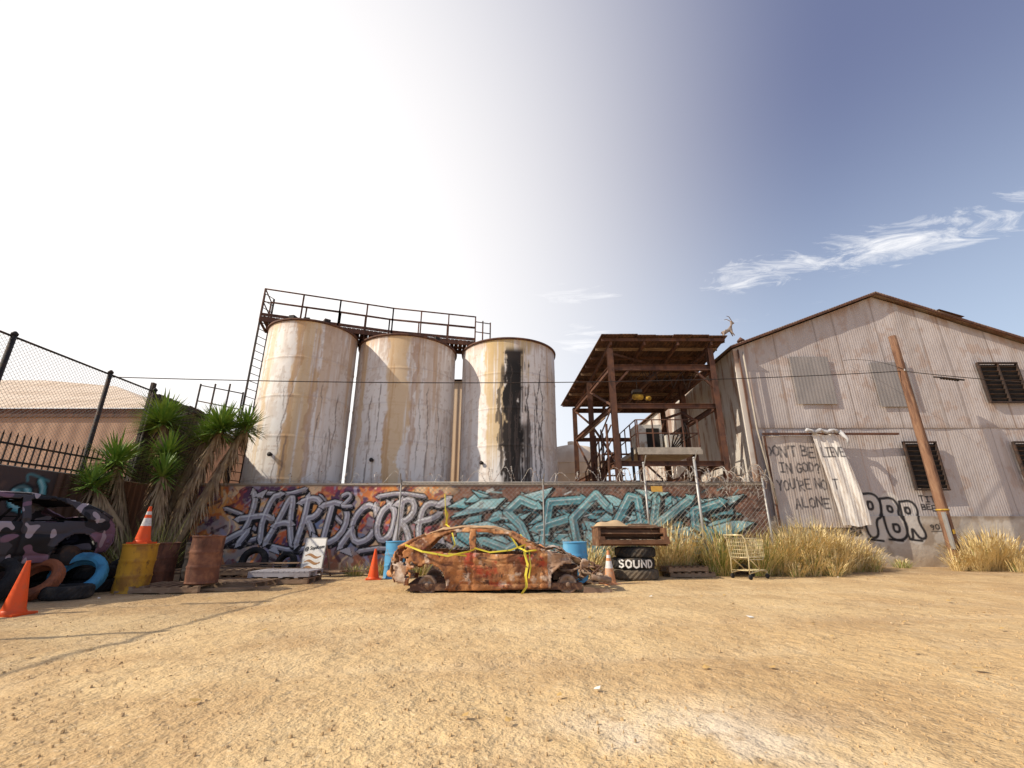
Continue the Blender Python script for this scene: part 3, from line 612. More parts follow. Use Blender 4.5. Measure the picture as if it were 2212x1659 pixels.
u=np.linspace(0,1,60);v=np.linspace(0,1,160);U,Vv=np.meshgrid(u,v)
XS=10.66+Vv*.40+U*(.85+.02*Vv);ZS=4.40-Vv*3.1+.03*np.sin(U*9);YS=15.70-.16*np.sin(Vv*2.6)*(.25+.75*U)-.018*np.sin(U*16)-.10*Vv*U
CS=np.ones(U.shape+(3,))*np.array([.72,.68,.64]);CS=lay(CS,ss(.5,.65,fbm(U*6,Vv*5,4,8))*.5,(.52,.45,.4));CS=lay(CS,ss(.58,.66,fbm(U*22,Vv*5,4,18))*.5,(.4,.3,.22))
def sstroke(pts,wd):
    global CS
    D=np.full(U.shape,9.)
    for a,b in zip(pts[:-1],pts[1:]):
        d=(b[0]-a[0],b[1]-a[1]);t=np.clip(((XS-a[0])*d[0]+(ZS-a[1])*d[1])/(d[0]**2+d[1]**2+1e-9),0,1);D=np.minimum(D,np.hypot(XS-a[0]-t*d[0],ZS-a[1]-t*d[1]))
    CS=lay(CS,np.clip((wd-D)/.02+.5,0,1)*.85,GR)
for txt,x,z,w_,h_ in [("LIEVE",10.86,3.60,.12,.32),("T",11.0,2.5,.15,.32)]:
    for ch in txt:
        for s_ in SF[ch]: sstroke([(x+a*w_,z+b*h_) for a,b in s_],.024)
        x+=w_*1.25
gridmesh('peeling_sheet',np.stack([XS,YS,ZS],-1),CS,m_corr,wh)
g=MB();m_tarp=M('torn_tarp',(.5,.49,.5),.7,0,[((.25,.24,.25),(5,5,5),.5,.6,.6)])
pts=[(10.4+i*.09,15.6+.04*math.sin(i*2.1),4.5+.05*math.sin(i*1.3)) for i in range(15)];g.tube(pts,[.03+.05*abs(math.sin(i*1.7)) for i in range(15)],m_tarp,7)
g.tube([(11.6,15.58,4.45),(11.75,15.5,4.2),(11.7,15.5,3.95)],[.08,.05,.015],m_tarp,6);g.obj('tarp_scrap',wh)
g=MB();g.tube([(8.75,15.75,7.6),(8.78,15.75,4.6),(9.0,15.7,2.0)],.03,m_conc,8);g.tube([(8.6,15.8,7.7),(8.6,15.8,1.0)],.03,m_steel,8);g.obj('downpipe',wh)

# ================================================================= CANOPY STRUCTURE
cs=empty('steel_canopy')
m_ctin=M('canopy_tin',(.11,.06,.045),.8,.1,[((.22,.12,.07),(2,2,2),.48,.62,.8),((.04,.025,.02),(4,1,4),.5,.65,.7)],[('wave',(45,0,0),.6,.02)])
g=MB();nx=7
for k in range(nx):
    t0=k/nx;t1=(k+1)/nx+.004
    f0=3.35+t0*4.75;f1=3.35+t1*4.75;b0=2.55+t0*5.8;b1=2.55+t1*5.8;dy=R.uniform(-.12,.12);dz=(k%2)*.035
    a=[(f0,15.45+dy,8.12+dz),(f1,15.45+dy,8.12+dz),(b1,22.6-dy,7.4+dz),(b0,22.6-dy,7.4+dz)]
    g.add(a+[(x,y,z+.03) for x,y,z in a],[(3,2,1,0),(4,5,6,7),(0,1,5,4),(1,2,6,5),(2,3,7,6),(3,0,4,7)],m_ctin)
g.obj('roof_sheets',cs)
g=MB()
def ry(y): return 8.12-(y-15.45)*.72/7.15
for k in range(10):
    y=15.6+k*.76;t=(y-15.45)/7.15;g.beam((3.35-.8*t+.05,y,ry(y)-.08),(8.1+.2*t-.05,y,ry(y)-.08),.05,.12,m_wood if k%3==1 else m_steel)
for k in range(4):
    t=k/3;g.beam((3.74+t*3.8,15.6,ry(15.6)-.22),(3.3+t*4.3,22.5,ry(22.5)-.22),.08,.15,m_steel)
posts=[(3.74,15.9),(7.55,15.9),(3.45,19),(7.6,19.2),(3.2,22.2),(7.7,22.2)]
for x,y in posts: g.ibeam((x,y,0),(x,y,ry(y)-.3),.2,.22,m_steel)
def side(z,h=.18):
    g.ibeam((3.74,15.9,z),(7.55,15.9,z),.12,h,m_steel,(0,0,1));g.ibeam((3.74,15.9,z),(3.2,22.2,z),.12,h,m_steel,(0,0,1));g.ibeam((3.2,22.2,z),(7.7,22.2,z),.12,h,m_steel,(0,0,1));g.ibeam((7.55,15.9,z),(7.7,22.2,z),.12,h,m_steel,(0,0,1))
side(7.0,.22);side(5.5);side(3.4)
for (a,b) in [((3.74,15.9,6.2),(4.5,15.9,7.0)),((7.55,15.9,6.2),(6.8,15.9,7.0)),((3.74,15.9,5.5),(3.45,19,7.0)),((3.45,19,5.5),(3.2,22.2,7.0)),((7.55,15.9,7.7),(6.6,19,7.1)),((3.74,15.9,7.6),(5.5,17.2,7.7)),((3.4,19,3.4),(3.2,22.2,5.5)),((7.6,16,7.9),(8.1,15.7,8.0)),((3.74,15.9,3.4),(3.45,19,5.5))]:
    g.beam(a,b,.07,.07,m_steel)
g.ibeam((5.6,15.9,7.0),(5.4,22.2,7.0),.12,.22,m_steel,(0,0,1))
g.obj('frame',cs)
g=MB();g.bx(4.5,6.75,15.9,19.5,3.82,3.98,m_conc)
g.bx(4.48,6.77,15.85,15.9,3.72,3.9,m_conc)
for x in(4.6,6.6):
    for y in(16.1,19.2): g.ibeam((x,y,0),(x,y,3.8),.15,.15,m_steel)
g.beam((4.6,16.1,3.6),(5.6,16.1,2.6),.06,.06,m_steel);g.beam((6.6,16.1,3.6),(5.6,16.1,2.6),.06,.06,m_steel);g.beam((4.6,16.1,2.6),(6.6,16.1,2.6),.1,.1,m_steel)
for x in np.arange(4.55,6.8,.55): g.beam((x,15.95,3.98),(x,15.95,5.0),.04,.04,m_steel)
for z in(4.5,5.0):
    g.tube([(4.5,15.95,z),(6.75,15.95,z)],.022,m_steel,6);g.tube([(4.5,15.95,z),(4.5,19.4,z)],.022,m_steel,6);g.tube([(6.75,15.95,z),(6.75,19.4,z)],.022,m_steel,6)
for y in np.arange(16,19.5,.8):
    for x in(4.5,6.75): g.beam((x,y,3.98),(x,y,5.0),.04,.04,m_steel)
g.obj('platform',cs)
g=MB();m_eq=M('pale_enamel',(.6,.57,.52),.6,.1,[((.3,.18,.1),(3,3,3),.5,.65,.8)]);m_yel=M('hoist_yellow',(.55,.34,.05),.6,.1,[((.2,.1,.04),(8,8,8),.5,.6,.6)])
g.bx(4.9,5.9,17.4,18.3,4.0,5.15,m_eq);g.bx(5.3,5.8,17.37,17.4,4.1,5.0,m_void);g.bx(6.0,6.5,17.2,18,4.0,4.7,m_eq)
g.lathe([(.45,0),(.45,.5),(.2,.75),(.1,1.0)],m_eq,20,TR(6.3,18.6,4.0));g.tube([(6.3,18.6,5),(6.4,18.2,5.6),(6.9,17.6,5.7),(7.3,17.2,5.2)],.06,m_steel,8)
for a in range(5):
    g.tube([(5.9+.08*a,16.5+.3*a,4.0),(6.0+.15*a,16.4,4.5),(6.3+.05*a,16.5,4.8+.05*a),(6.6,16.8,4.1)],.025,m_dark,6)
g.lathe([(.09,-.2),(.12,-.15),(.12,.15),(.09,.2)],m_yel,16,TR(4.95,16.9,6.15)@Euler((0,math.pi/2,.1)).to_matrix().to_4x4());g.bx(4.75,5.1,16.75,17.05,6.3,6.42,m_dark)
g.cyl((4.95,16.9,6.4),(4.95,16.9,6.95),.02,.02,m_dark,6);g.lathe([(.08,-.1),(.1,0),(.08,.1)],m_yel,14,TR(5.35,16.9,6.1)@Euler((0,math.pi/2,.1)).to_matrix().to_4x4())
for i in range(5):
    x=4.4+i*.5;g.tube([(x,16.0,7.0),(x+.15,16,6.5-.1*i%3),(x+.4,16,6.7),(x+.6,16.1,7.0)],.012,m_dark,5)
g.tube([(5.2,15.98,7.2)]+[(5.2+.18*math.sin(k*.8),15.98,7.2-.35-.2*math.cos(k*.8)) for k in range(14)],.014,m_dark,5)
g.obj('machinery',cs)
g=MB()
for s_ in(0,.75):
    g.beam((2.9+s_*.0,17.2+s_,2.2),(3.9,17.2+s_,3.9),.05,.2,m_steel)
for y in(16.6,17.6,18.8):
    g.tube([(3.55,y,2.3),(3.55,y,5.0)],.03,m_steel,6)
for k in range(4):
    z0=2.4+k*.5
    g.tube([(3.6,15.95,z0+1.4),(3.35,20.5,z0-.2)],.03,m_steel,6)
for k in range(7): g.beam((3.5-.03*k,16.2+k*.7,2.0),(3.5-.03*k,16.2+k*.7,4.9-.2*k),.05,.05,m_steel)
for k in range(10): g.bx(3.3,4.3,16.3+k*.32,16.55+k*.32,3.8-k*.22,3.83-k*.22,m_steel)
g.beam((2.75,17.4,4.6),(3.5,16.4,5.2),.05,.05,m_wood);g.tube([(4.3,16,3.98),(4.45,16.5,2.6),(4.6,16.3,2.3)],.05,m_dark,6)
g.obj('stairs',cs)

def skinmesh(name,verts,edges,rads,mat,parent=None,sub=1):
    me=bpy.data.meshes.new(name);me.from_pydata(verts,edges,[]);o=bpy.data.objects.new(name,me);sc.collection.objects.link(o)
    o.modifiers.new('Skin','SKIN')
    for i,r_ in enumerate(rads): me.skin_vertices[0].data[i].radius=(r_,r_)
    me.skin_vertices[0].data[0].use_root=True
    s_=o.modifiers.new('S','SUBSURF');s_.levels=sub;s_.render_levels=sub
    me.materials.append(mat)
    if parent:o.parent=parent
    return o
bx_,by_,bz_=8.28,15.75,8.15
vv=[(0,0,.35),(.16,0,.46),(-.16,0,.28),(.24,0,.62),(.30,0,.78),(.42,0,.74),(.24,.05,.25),(.28,.05,.12),(.2,-.07,.25),(.3,-.07,.10),(-.2,.05,.15),(-.16,.05,-.05),(-.22,-.06,.15),(-.26,-.06,-.05),(-.25,0,.32),(-.32,0,.2),(.26,.04,.88),(.12,.08,1.0),(.0,.1,.97),(.26,-.04,.88),(.16,-.08,1.03),(.02,-.1,1.06)]
ee=[(0,1),(0,2),(1,3),(3,4),(4,5),(1,6),(6,7),(1,8),(8,9),(2,10),(10,11),(2,12),(12,13),(2,14),(14,15),(4,16),(16,17),(17,18),(4,19),(19,20),(20,21)]
rr_=[.085,.08,.08,.05,.05,.025,.035,.02,.035,.02,.04,.02,.04,.02,.025,.015,.02,.018,.01,.02,.018,.01]
m_scrap=M('scrap_iron',(.3,.24,.2),.6,.4,[((.15,.08,.05),(9,9,9),.5,.6,.8)])
skinmesh('goat_sculpture',[(bx_+a*.8,by_+b,bz_+c*.85) for a,b,c in vv],ee,[r_*.85 for r_ in rr_],m_scrap)

# ================================================================= UTILITY POLE & WIRES
m_pole=M('pole_timber',(.24,.13,.08),.9,0,[((.10,.05,.035),(8,8,1),.45,.6,.85),((.34,.21,.13),(12,12,2),.5,.68,.6)],[('noise',(25,25,2),.6,.02)])
up=empty('utility_pole')
g=MB();pts=[(13.7,14.8,i*.5-.2) for i in range(17)];g.tube([(x+R.uniform(-.008,.008),y,z) for x,y,z in pts],[.16-.0028*i for i in range(17)],m_pole,16);g.obj('post',up)
g=MB();g.lathe([(.165,1.75),(.168,1.75),(.168,1.80),(.165,1.80)],m_yel,16,TR(13.7,14.8,0),caps=False)
g.bx(13.66,13.72,14.6,14.64,1.05,1.18,m_yel);g.bx(13.55,13.6,14.6,14.72,.6,1.7,m_galv)
g.tube([(13.7,14.66,6.42),(13.62,14.6,6.47),(13.6,14.6,6.4)],.02,m_galv,6);g.obj('hardware',up)
def wire(name,p,q,sag,r_,m):
    g=MB();g.tube([(p[0]*(1-t)+q[0]*t,p[1]*(1-t)+q[1]*t,p[2]*(1-t)+q[2]*t-4*sag*t*(1-t)) for t in [i/24 for i in range(25)]],r_,m,5);return g.obj(name)
wire('overhead_wire',(-10.5,11.06,4.95),(13.6,14.75,6.45),.28,.014,m_dark)
wire('overhead_wire',(13.75,14.7,6.42),(24,13.0,5.3),.25,.014,m_dark)
wire('overhead_wire',(13.62,14.65,6.5),(12.6,15.9,7.3),-.15,.008,m_dark)
g=MB()
for i in range(7): g.lathe([(.03,0),(.055,.02),(.03,.045)],m_dark,10,Matrix.Translation((14.7+i*.09,14.52,6.12-i*.012))@Euler((0,math.pi/2,0)).to_matrix().to_4x4())
g.tube([(14.5,14.55,6.17),(14.8,14.5,6.12),(15.4,14.45,6.02)],.03,m_dark,8);g.obj('wire_insulator')

# ================================================================= LEFT SIDE
P=Paint(2.0,13.4,0,2.4,.03);X,Z=P.X,P.Z
C=np.ones(X.shape+(3,))*np.array([.09,.06,.055]);C=lay(C,ss(.5,.6,fbm(X*1.5,Z*1.5,4,3)),(.16,.09,.07));P.C=C
for cx in np.arange(5.2,10.0,1.15):
    sp_=[(cx+(.08+.06*t)*math.cos(t)*.85,1.85+(.08+.06*t)*math.sin(t)*.8) for t in np.arange(0,7.5,.4)]
    P.stroke(sp_,.11,BLK);P.stroke(sp_,.065,(.14,.42,.46));P.stroke([(a-.02,b+.02) for a,b in sp_],.02,(.5,.7,.7),.8)
for i in range(60):
    x=R.uniform(3,10.5);z=R.uniform(.2,2.3);a=R.uniform(0,3);l=R.uniform(.1,.5);P.stroke(chaikin([(x,z),(x+l*math.cos(a),z+l*.4*math.sin(a)),(x+l,z+R.uniform(-.3,.3))]),R.uniform(.02,.05),R.choice([(.1,.3,.34),(.3,.1,.05),BLK,(.35,.33,.33)]),.7)
P.C=lay(P.C,(X>10.4)*1.0,(.15,.08,.055))
gridmesh('mural_wall',np.stack([np.full_like(X,-10.4)+.02*np.sin(X*30)*(X>10.4),X,Z],-1),P.C,m_paint)
g=MB();g.bx(-10.6,-10.43,2.0,13.45,0,2.42,m_conc);g.obj('boundary_wall')
g=MB()
y=2.2
while y<12.3:
    g.beam((-10.45,y,2.35),(-10.45,y,3.02),.022,.022,m_dark);g.lathe([(.022,0),(.001,.1)],m_dark,4,TR(-10.45,y,3.02));y+=.14
for z in(2.5,2.85): g.beam((-10.45,2.2,z),(-10.45,12.3,z),.03,.04,m_dark)
g.obj('picket_fence')
g=MB()
for y in(3.87,6.27,8.67,11.06,12.6): g.cyl((-10.52,y,0),(-10.52,y,5.05),.055,.05,m_dark,10);g.lathe([(.06,0),(.065,.04),(.02,.09)],m_dark,10,TR(-10.52,y,5.05))
g.cyl((-10.52,2,5.02),(-10.52,12.6,5.02),.025,.025,m_dark,8)
chain(g,(-10.5,2.0,0),(0,1,0),10.6,2.45,5.0,m_wire,.09,.0032);g.obj('tall_chain_link_fence')
g=MB();y=12.65
while y<15.6:
    g.bx(-10.56,-10.53,y,y+.13,1.8,4.98+.06*R.random(),m_lou);y+=.15
g.bx(-10.6,-10.5,12.55,15.6,4.85,4.95,m_dark);g.bx(-10.66,-10.58,12.55,12.68,0,5.3,m_dark);g.bx(-10.62,-10.58,12.69,15.6,0,4.85,m_void)
g.obj('slatted_screen_fence')
m_stuc=M('tan_stucco',(.42,.27,.19),.9,0,[((.33,.2,.14),(.5,.5,.5),.45,.6,.6)],[('wave',(9,0,0),.3,.04)])
m_lroof=M('tan_roofing',(.66,.53,.42),.85,0,[((.5,.38,.28),(.5,.5,.5),.45,.6,.7)],[('wave',(6,0,0),.4,.05)])
e=empty('tan_workshop');g=MB();g.bx(-45,-16.3,20,34,0,6.45,m_stuc);g.bx(-45.1,-16.2,19.9,19.99,6.1,6.5,m_steel);g.obj('walls',e)
g=MB();v=[(-46,19.8,6.5),(-16.1,19.8,6.5),(-20.3,24,8.2),(-26,28,10.2),(-33,30,11.3),(-60,30,11.4),(-16.1,34,6.5),(-26,32,10.2)]
g.add(v,[(0,1,2,3,4,5),(1,6,7,3,2),(4,3,7)],m_lroof);g.obj('roof',e)

# ================================================================= YUCCAS
m_yl=M('yucca_leaf',(.15,.25,.045),.45,0,[((.30,.40,.08),(2,2,2),.45,.6,.8),((.07,.13,.03),(5,5,5),.54,.66,.6)])
m_yd=M('dead_leaf_skirt',(.38,.27,.16),.9,0,[((.22,.14,.09),(4,4,4),.45,.6,.8)])
def blade(g,p,d,l,wd,m,droop=.15,seg=3,side=None):
    p=Vector(p);d=Vector(d).normalized();sd_=d.cross(Vector((0,0,1)))
    if sd_.length<.05: sd_=Vector((1,0,0))
    sd_.normalize();v=[]
    prof=[.7,1,.75,.0]
    q=p.copy()
    for i in range(seg+1):
        w_=wd*prof[i]*.5
        if i==seg: v.append(q.copy())
        else: v+= [q-sd_*w_,q+sd_*w_]
        q=q+d*(l/seg);d=(d+Vector((0,0,-droop))).normalized()
    f=[(2*i,2*i+1,2*i+3,2*i+2) for i in range(seg-1)]+[(2*seg-2,2*seg-1,2*seg)]
    g.add(v,f,m)
def yucca(heads,base):
    g=MB()
    for (hx,hy,hz_,r_,nl) in heads:
        b=Vector((base[0]+R.uniform(-.3,.3),base[1]+R.uniform(-.2,.2),0));h=Vector((hx,hy,hz_))
        mid=(b+h)/2+Vector((R.uniform(-.2,.2),0,.1));pts=[b.lerp(mid,t/4) if t<=4 else mid.lerp(h,(t-4)/4) for t in range(9)]
        g.tube(pts,[.17-.01*i for i in range(9)],m_yd,8)
        for k in range(280):
            t=.25+.73*R.random()**.75;i=int(t*8);i=min(i,7);c=pts[i].lerp(pts[i+1],t*8-i);a=R.uniform(0,6.28)
            o=Vector((math.cos(a),math.sin(a),0));blade(g,c+o*.1,o*.38+Vector((0,0,-1.0+R.uniform(-.1,.5))),R.uniform(.3,.6),.038,m_yd,.25)
        for k in range(int(nl*1.3)):
            a=R.uniform(0,6.28);el=math.asin(R.uniform(-.45,1));o=Vector((math.cos(a)*math.cos(el),math.sin(a)*math.cos(el),math.sin(el)))
            blade(g,h+o*.06+Vector((0,0,R.uniform(-.15,.1))),o,r_*R.uniform(.75,1.1),.050,m_yl,.02 if R.random()<.88 else .2)
    return g.obj('yucca_tree')
yucca([(-10.05,12.6,4.1,.90,280),(-9.45,12.3,3.1,.75,190),(-9.0,13.0,3.7,.6,140)],(-9.3,12.4))
yucca([(-8.25,12.5,3.85,.9,300),(-7.75,12.8,4.0,.65,150)],(-8.9,12.4))
yucca([(-9.95,11.3,2.75,.8,230),(-9.75,10.6,2.15,.55,130),(-9.0,11.7,2.5,.6,130)],(-9.2,11.9))

# ================================================================= GRASSES
m_dry=M('dry_grass_blade',(.74,.57,.27),.9,0,[((.54,.39,.16),(1.5,1.5,1.5),.45,.6,.7),((.86,.73,.47),(3,3,3),.5,.65,.7)])
m_grn=M('green_weed',(.26,.29,.07),.9,0,[((.45,.44,.15),(2,2,2),.45,.6,.8)])
def clump(g,x,y,r_,h,n,green=.1,plume=.6):
    for i in range(n):
        a=R.uniform(0,6.28);rr=r_*R.random()**.6;lean=R.uniform(.1,.95);ang=a+R.uniform(-.5,.5)
        l=h*R.uniform(.4,1.2);m=m_grn if R.random()<green else m_dry
        p=Vector((x+rr*math.cos(a)*.5,y+rr*math.sin(a)*.4,0));d=Vector((math.cos(ang)*lean,math.sin(ang)*lean,1))
        blade(g,p,d,l,.011,m,.18)
        if R.random()<plume:
            d2=d.normalized();q=p+d2*l*.8+Vector((0,0,-.08*l));dd=(d2+Vector((0,0,-.25))).normalized()
            blade(g,q,dd,.17,.024,m_dry,.25)
def grass(name,cl):
    g=MB()
    for c in cl: clump(g,*c)
    return g.obj(name)
grass('dry_grass',[(5.7,13.0,.5,1.5,480,.5),(6.7,12.95,.6,1.2,450,.55),(7.3,13.1,.7,1.1,600,.25),(7.9,13.5,.8,1.45,750,.1),(8.6,13.9,.9,1.5,800,.05),(9.3,14.2,.9,1.35,800,.03),(10.0,14.6,.9,1.15,700,.03),(10.7,14.8,.7,.8,400,.1),(8.9,13.3,.7,.75,400,.05),(8.0,12.9,.6,.7,300,.2),(5.4,13.0,.4,1.1,250,.7),(11.4,15.3,.5,.6,150,.5),(9.9,14.0,.6,.5,200,.1),(7.4,12.6,.4,.35,120,.2),(10.6,14.2,.5,.35,120,.3),(8.4,12.7,.5,.35,120,.3)])
grass('dry_grass',[(14.0,14.5,.7,1.0,650,.03),(14.6,14.6,.8,1.3,750,.03),(15.2,14.8,.6,1.0,450,.03),(13.4,14.5,.4,.6,180,.05),(14.8,14.1,.6,.5,200,.05)])
grass('dry_grass',[(4.1,12.9,.5,1.5,500,.1),(4.6,13.0,.45,1.35,380,.2),(1.95,12.4,.5,1.0,260,.35),(3.0,12.9,.5,1.2,250,.3)])
grass('green_weeds',[(-4.2,12.9,.5,.3,220,.8,.1),(-3.6,13.0,.5,.35,200,.7,.2),(-2.5,13.0,.5,.4,200,.5,.3),(-.8,13.1,.5,.3,150,.5,.3),(.6,13.1,.5,.35,150,.5,.3),(-5.7,13.1,.5,.25,150,.9,0),(11.6,15.5,.4,.35,150,.9,.1),(12.6,15.6,.5,.3,150,.8,.1),(16.2,15.5,.6,.3,200,.7,.2),(17.8,15.6,.7,.35,200,.6,.2),(17,15.2,.5,.2,100,.6,.2)])
grass('green_weeds',[(-8.3,10.6,.4,1.35,200,1,0),(-8.0,10.8,.3,1.5,120,1,0)])

# ================================================================= CARS
def incar(px,pz,poly):
    ins=np.zeros(px.shape,bool);P_=np.array(poly,float)
    for a,b in zip(P_,np.roll(P_,-1,0)):
        ins^=((a[1]>pz)!=(b[1]>pz))&(px<(b[0]-a[0])*(pz-a[1])/(b[1]-a[1]+1e-12)+a[0])
    return ins
OUT=[(.12,.22),(.02,.38),(0,.6),(.06,.78),(.3,.88),(.62,1.08),(.95,1.17),(1.4,1.215),(2.0,1.2),(2.32,1.13),(2.62,.96),(2.98,.78),(3.4,.73),(3.8,.64),(4.12,.52),(4.2,.38),(4.1,.22),(3.8,.18),(3.7,.1),(1.2,.08),(.5,.14)]
HOLES=[[(.62,.78),(1.5,.74),(1.5,1.13),(1.12,1.14),(.86,1.03)],[(1.62,.74),(2.74,.73),(2.47,.95),(2.27,1.09),(1.62,1.14)]]
ARCH=[(.72,.2,.35),(3.42,.2,.35)]
def yprof(z): return np.where(z<.78,.80-.05*((z-.45)/.4)**2,.79-(z-.78)*.42)
def wreck(name,mats,T,seed,tape=False,torn=True):
    mbody,mdark,mhub=mats;e=empty(name);e.matrix_world=T;st=.025
    xs=np.arange(-.05,4.3,st);zs=np.arange(.0,1.26,st);X,Z=np.meshgrid(xs,zs);cxx=(X[:-1,:-1]+st/2);czz=(Z[:-1,:-1]+st/2)
    m=incar(cxx,czz,OUT)
    for h in HOLES: m&=~incar(cxx,czz,h)
    for ax,az_,ar in ARCH: m&=np.hypot(cxx-ax,czz-az_)>ar
    for s_ in(-1,1):
        mm=m.copy()
        if torn:
            mm&=~((cxx>3.15)&(fbm(cxx*5,czz*5,3,seed+s_)>.60-.16*(cxx-3.15)));mm&=~((cxx<.55)&(fbm(cxx*6,czz*6,3,seed+s_+4)>.62))
        n=fbm(X*1.6,Z*2.2,3,seed+s_*5+9)-.5;n2=fbm(X*6,Z*6,3,seed+s_+31)-.5
        am=1.0 if torn else .35
        dn=(.20*n+.055*n2)*am;dn=dn*(1+1.4*ss(3.0,4.0,X))
        crease=-.018*np.exp(-((Z-.55)/.02)**2)-.03*np.exp(-((X-1.56)/.018)**2)*(Z<.8)-.03*np.exp(-((X-2.86)/.018)**2)*(Z<.78)-.02*np.exp(-((Z-.2)/.02)**2)
        flare=0
        for ax,az_,ar in ARCH: flare=flare+.04*np.exp(-((np.hypot(X-ax,Z-az_)-ar)/.05)**2)
        Yv=s_*(yprof(Z)+dn*.7+crease+flare);Xv=X+.05*n2*am;Zv=Z+(.015*(fbm(X*3,Z*3,2,seed+70)-.5)*2-.10*ss(3.0,4.2,X)*(n+.5))*am
        Yv=Yv*(1-.16*ss(.45,0,X))*(1-.2*ss(3.7,4.25,X))
        o=gridmesh('side_panel',np.stack([Xv,Yv,Zv],-1),None,mbody,e,True,mm)
        if torn:
            o.data.materials.append(m_ashf)
            for p_ in o.data.polygons:
                c=p_.center
                if c.x>3.02 or (c.x<.3 and c.z<.6): p_.material_index=1
        so_=o.modifiers.new('s','SOLIDIFY');so_.thickness=.02
        sm=o.modifiers.new('sm','SMOOTH');sm.factor=.5;sm.iterations=1;o.modifiers.move(1,0)
    def sheet(nm,prof,wf,mat,amp,hole=None,cr=.04):
        L_=[0]
        for a,b in zip(prof[:-1],prof[1:]): L_.append(L_[-1]+math.hypot(b[0]-a[0],b[1]-a[1]))
        t=np.arange(0,L_[-1],.03);px_=np.interp(t,L_,[p[0] for p in prof]);pz_=np.interp(t,L_,[p[1] for p in prof]);v=np.linspace(-1,1,46)
        A,Bv=np.meshgrid(t,v,indexing='ij');PX=np.repeat(px_[:,None],46,1);PZ=np.repeat(pz_[:,None],46,1)
        hw=np.array([wf(x,z) for x,z in zip(px_,pz_)])[:,None];nn=(fbm(A*2.5+seed,Bv*2+seed,4,seed+50)-.5)*(1 if torn else .3)
        Pn=np.stack([PX+nn*amp*.3,Bv*hw,PZ+cr*(1-Bv**2)-cr+nn*amp],-1);mk=None
        if hole: mk=~np.array(hole(PX[:-1,:-1],Bv[:-1,:-1],A[:-1,:-1]))
        o=gridmesh(nm,Pn,None,mat,e,True,mk);s2=o.modifiers.new('s','SOLIDIFY');s2.thickness=.015
    wfn=lambda x,z:float(yprof(np.array(z)))
    sheet('roof',[(.55,1.06),(.95,1.2),(1.4,1.26),(2.0,1.245),(2.38,1.13)],wfn,m_ash if torn else mbody,.09,cr=.04)
    sheet('tailgate',[(.1,.25),(.0,.45),(.02,.66),(.1,.84),(.3,.92),(.6,1.07)],lambda x,z:wfn(x,z)*.86 if x<.4 else wfn(x,z)*.93,mbody,.08,hole=lambda x,b,a:(x>.16)&(x<.54)&(np.abs(b)<.82))
    sheet('bonnet',[(2.95,.82),(3.3,.8),(3.6,.68),(4.0,.5),(4.15,.38)],lambda x,z:.66-(x-3)*.08,m_ashf if torn else mbody,.30,hole=(lambda x,b,a:(fbm(a*3,b*2,3,seed+2)>.52)&(x>3.2)) if torn else None)
    g=MB()
    for s_ in(-1,1):
        g.tube([(2.98,s_*.74,.8),(2.62,s_*.68,.98),(2.34,s_*.62,1.14)],[.035,.03,.03],mbody,7)
        g.tube([(.12,s_*.66,.84),(.34,s_*.68,.95),(.62,s_*.64,1.07)],[.04,.04,.04],mbody,7)
        g.bx(.4,3.7,s_*.7-.04,s_*.7+.04,.08,.2,mdark)
        g.bx(1.52,1.6,s_*.72-.03,s_*.72+.03,.2,.8,mdark)
    g.tube([(2.98,-.72,.82),(3.0,0,.86),(2.98,.72,.82)],.03,mbody,7)
    g.bx(.35,3.7,-.655,.655,.16,.19,mdark)
    g.bx(2.95,3.0,-.65,.65,.192,.74,mdark)
    g.tube([(2.8,-.68,.70),(2.75,0,.70),(2.8,.68,.70)],.04,mdark,7)
    g.lathe([(.17,-.012),(.19,0),(.17,.012)],mdark,20,TR(2.5,.35,.75)@Euler((0,-1.1,0)).to_matrix().to_4x4(),caps=False)
    for y in(-.36,.36):
        for yy in(-.2,.2): g.tube([(2.2,y+yy,.3),(1.8,y+yy,.32),(1.55,y+yy,.85),(1.52,y+yy*.5,.98)],.02,mdark,6)
        for k in range(6): g.tube([(1.8-.045*k,y-.2,.34+.1*k),(1.8-.045*k,y+.2,.34+.1*k)],.01,mdark,5)
        for k in range(5): g.tube([(1.8+.09*k,y-.2,.32),(1.8+.09*k,y+.2,.32)],.01,mdark,5)
    for k in range(8): g.tube([(.95-.02*k,-.55,.3+.07*k),(.95-.02*k,.55,.3+.07*k)],.012,mdark,5)
    g.lathe([(.1,0),(.2,.1),(.2,.22),(.08,.3)],mdark,12,TR(3.5,.1,.22));g.bx(3.2,3.7,-.35,.3,.22,.5,mdark)
    for k in range(18):
        a=(R.uniform(3.1,4.1),R.uniform(-.7,.6),R.uniform(.2,.6));g.tube([a,(a[0]+R.uniform(-.3,.3),a[1]+R.uniform(-.3,.3),a[2]+R.uniform(-.2,.15)),(a[0]+R.uniform(-.3,.35),a[1]+R.uniform(-.3,.4),max(.1,a[2]+R.uniform(-.3,.1)))],R.uniform(.01,.03),mdark if k%2 else mhub,6)
    g.tube([(.12,-.7,.38),(-.06,-.35,.36),(-.08,0,.37),(-.04,.4,.35),(.14,.72,.4)],[.05,.07,.06,.07,.05],mbody,8)
    if torn:
        g.tube([(3.9,-.72,.3),(4.3,-.5,.22),(4.42,-.1,.2),(4.3,.4,.26),(3.95,.7,.3)],[.05,.06,.05,.06,.04],mhub,8)
        g.bx(3.85,4.5,-.78,-.55,.12,.15,mbody,Euler((.3,.08,-.12)).to_matrix().to_4x4());g.bx(3.7,4.25,-.76,-.73,.3,.5,mhub,Euler((0,.1,0)).to_matrix().to_4x4())
    else: g.tube([(4.0,-.72,.36),(4.22,-.5,.35),(4.28,-.1,.35),(4.22,.4,.35),(4.0,.72,.36)],.07,mbody,8)
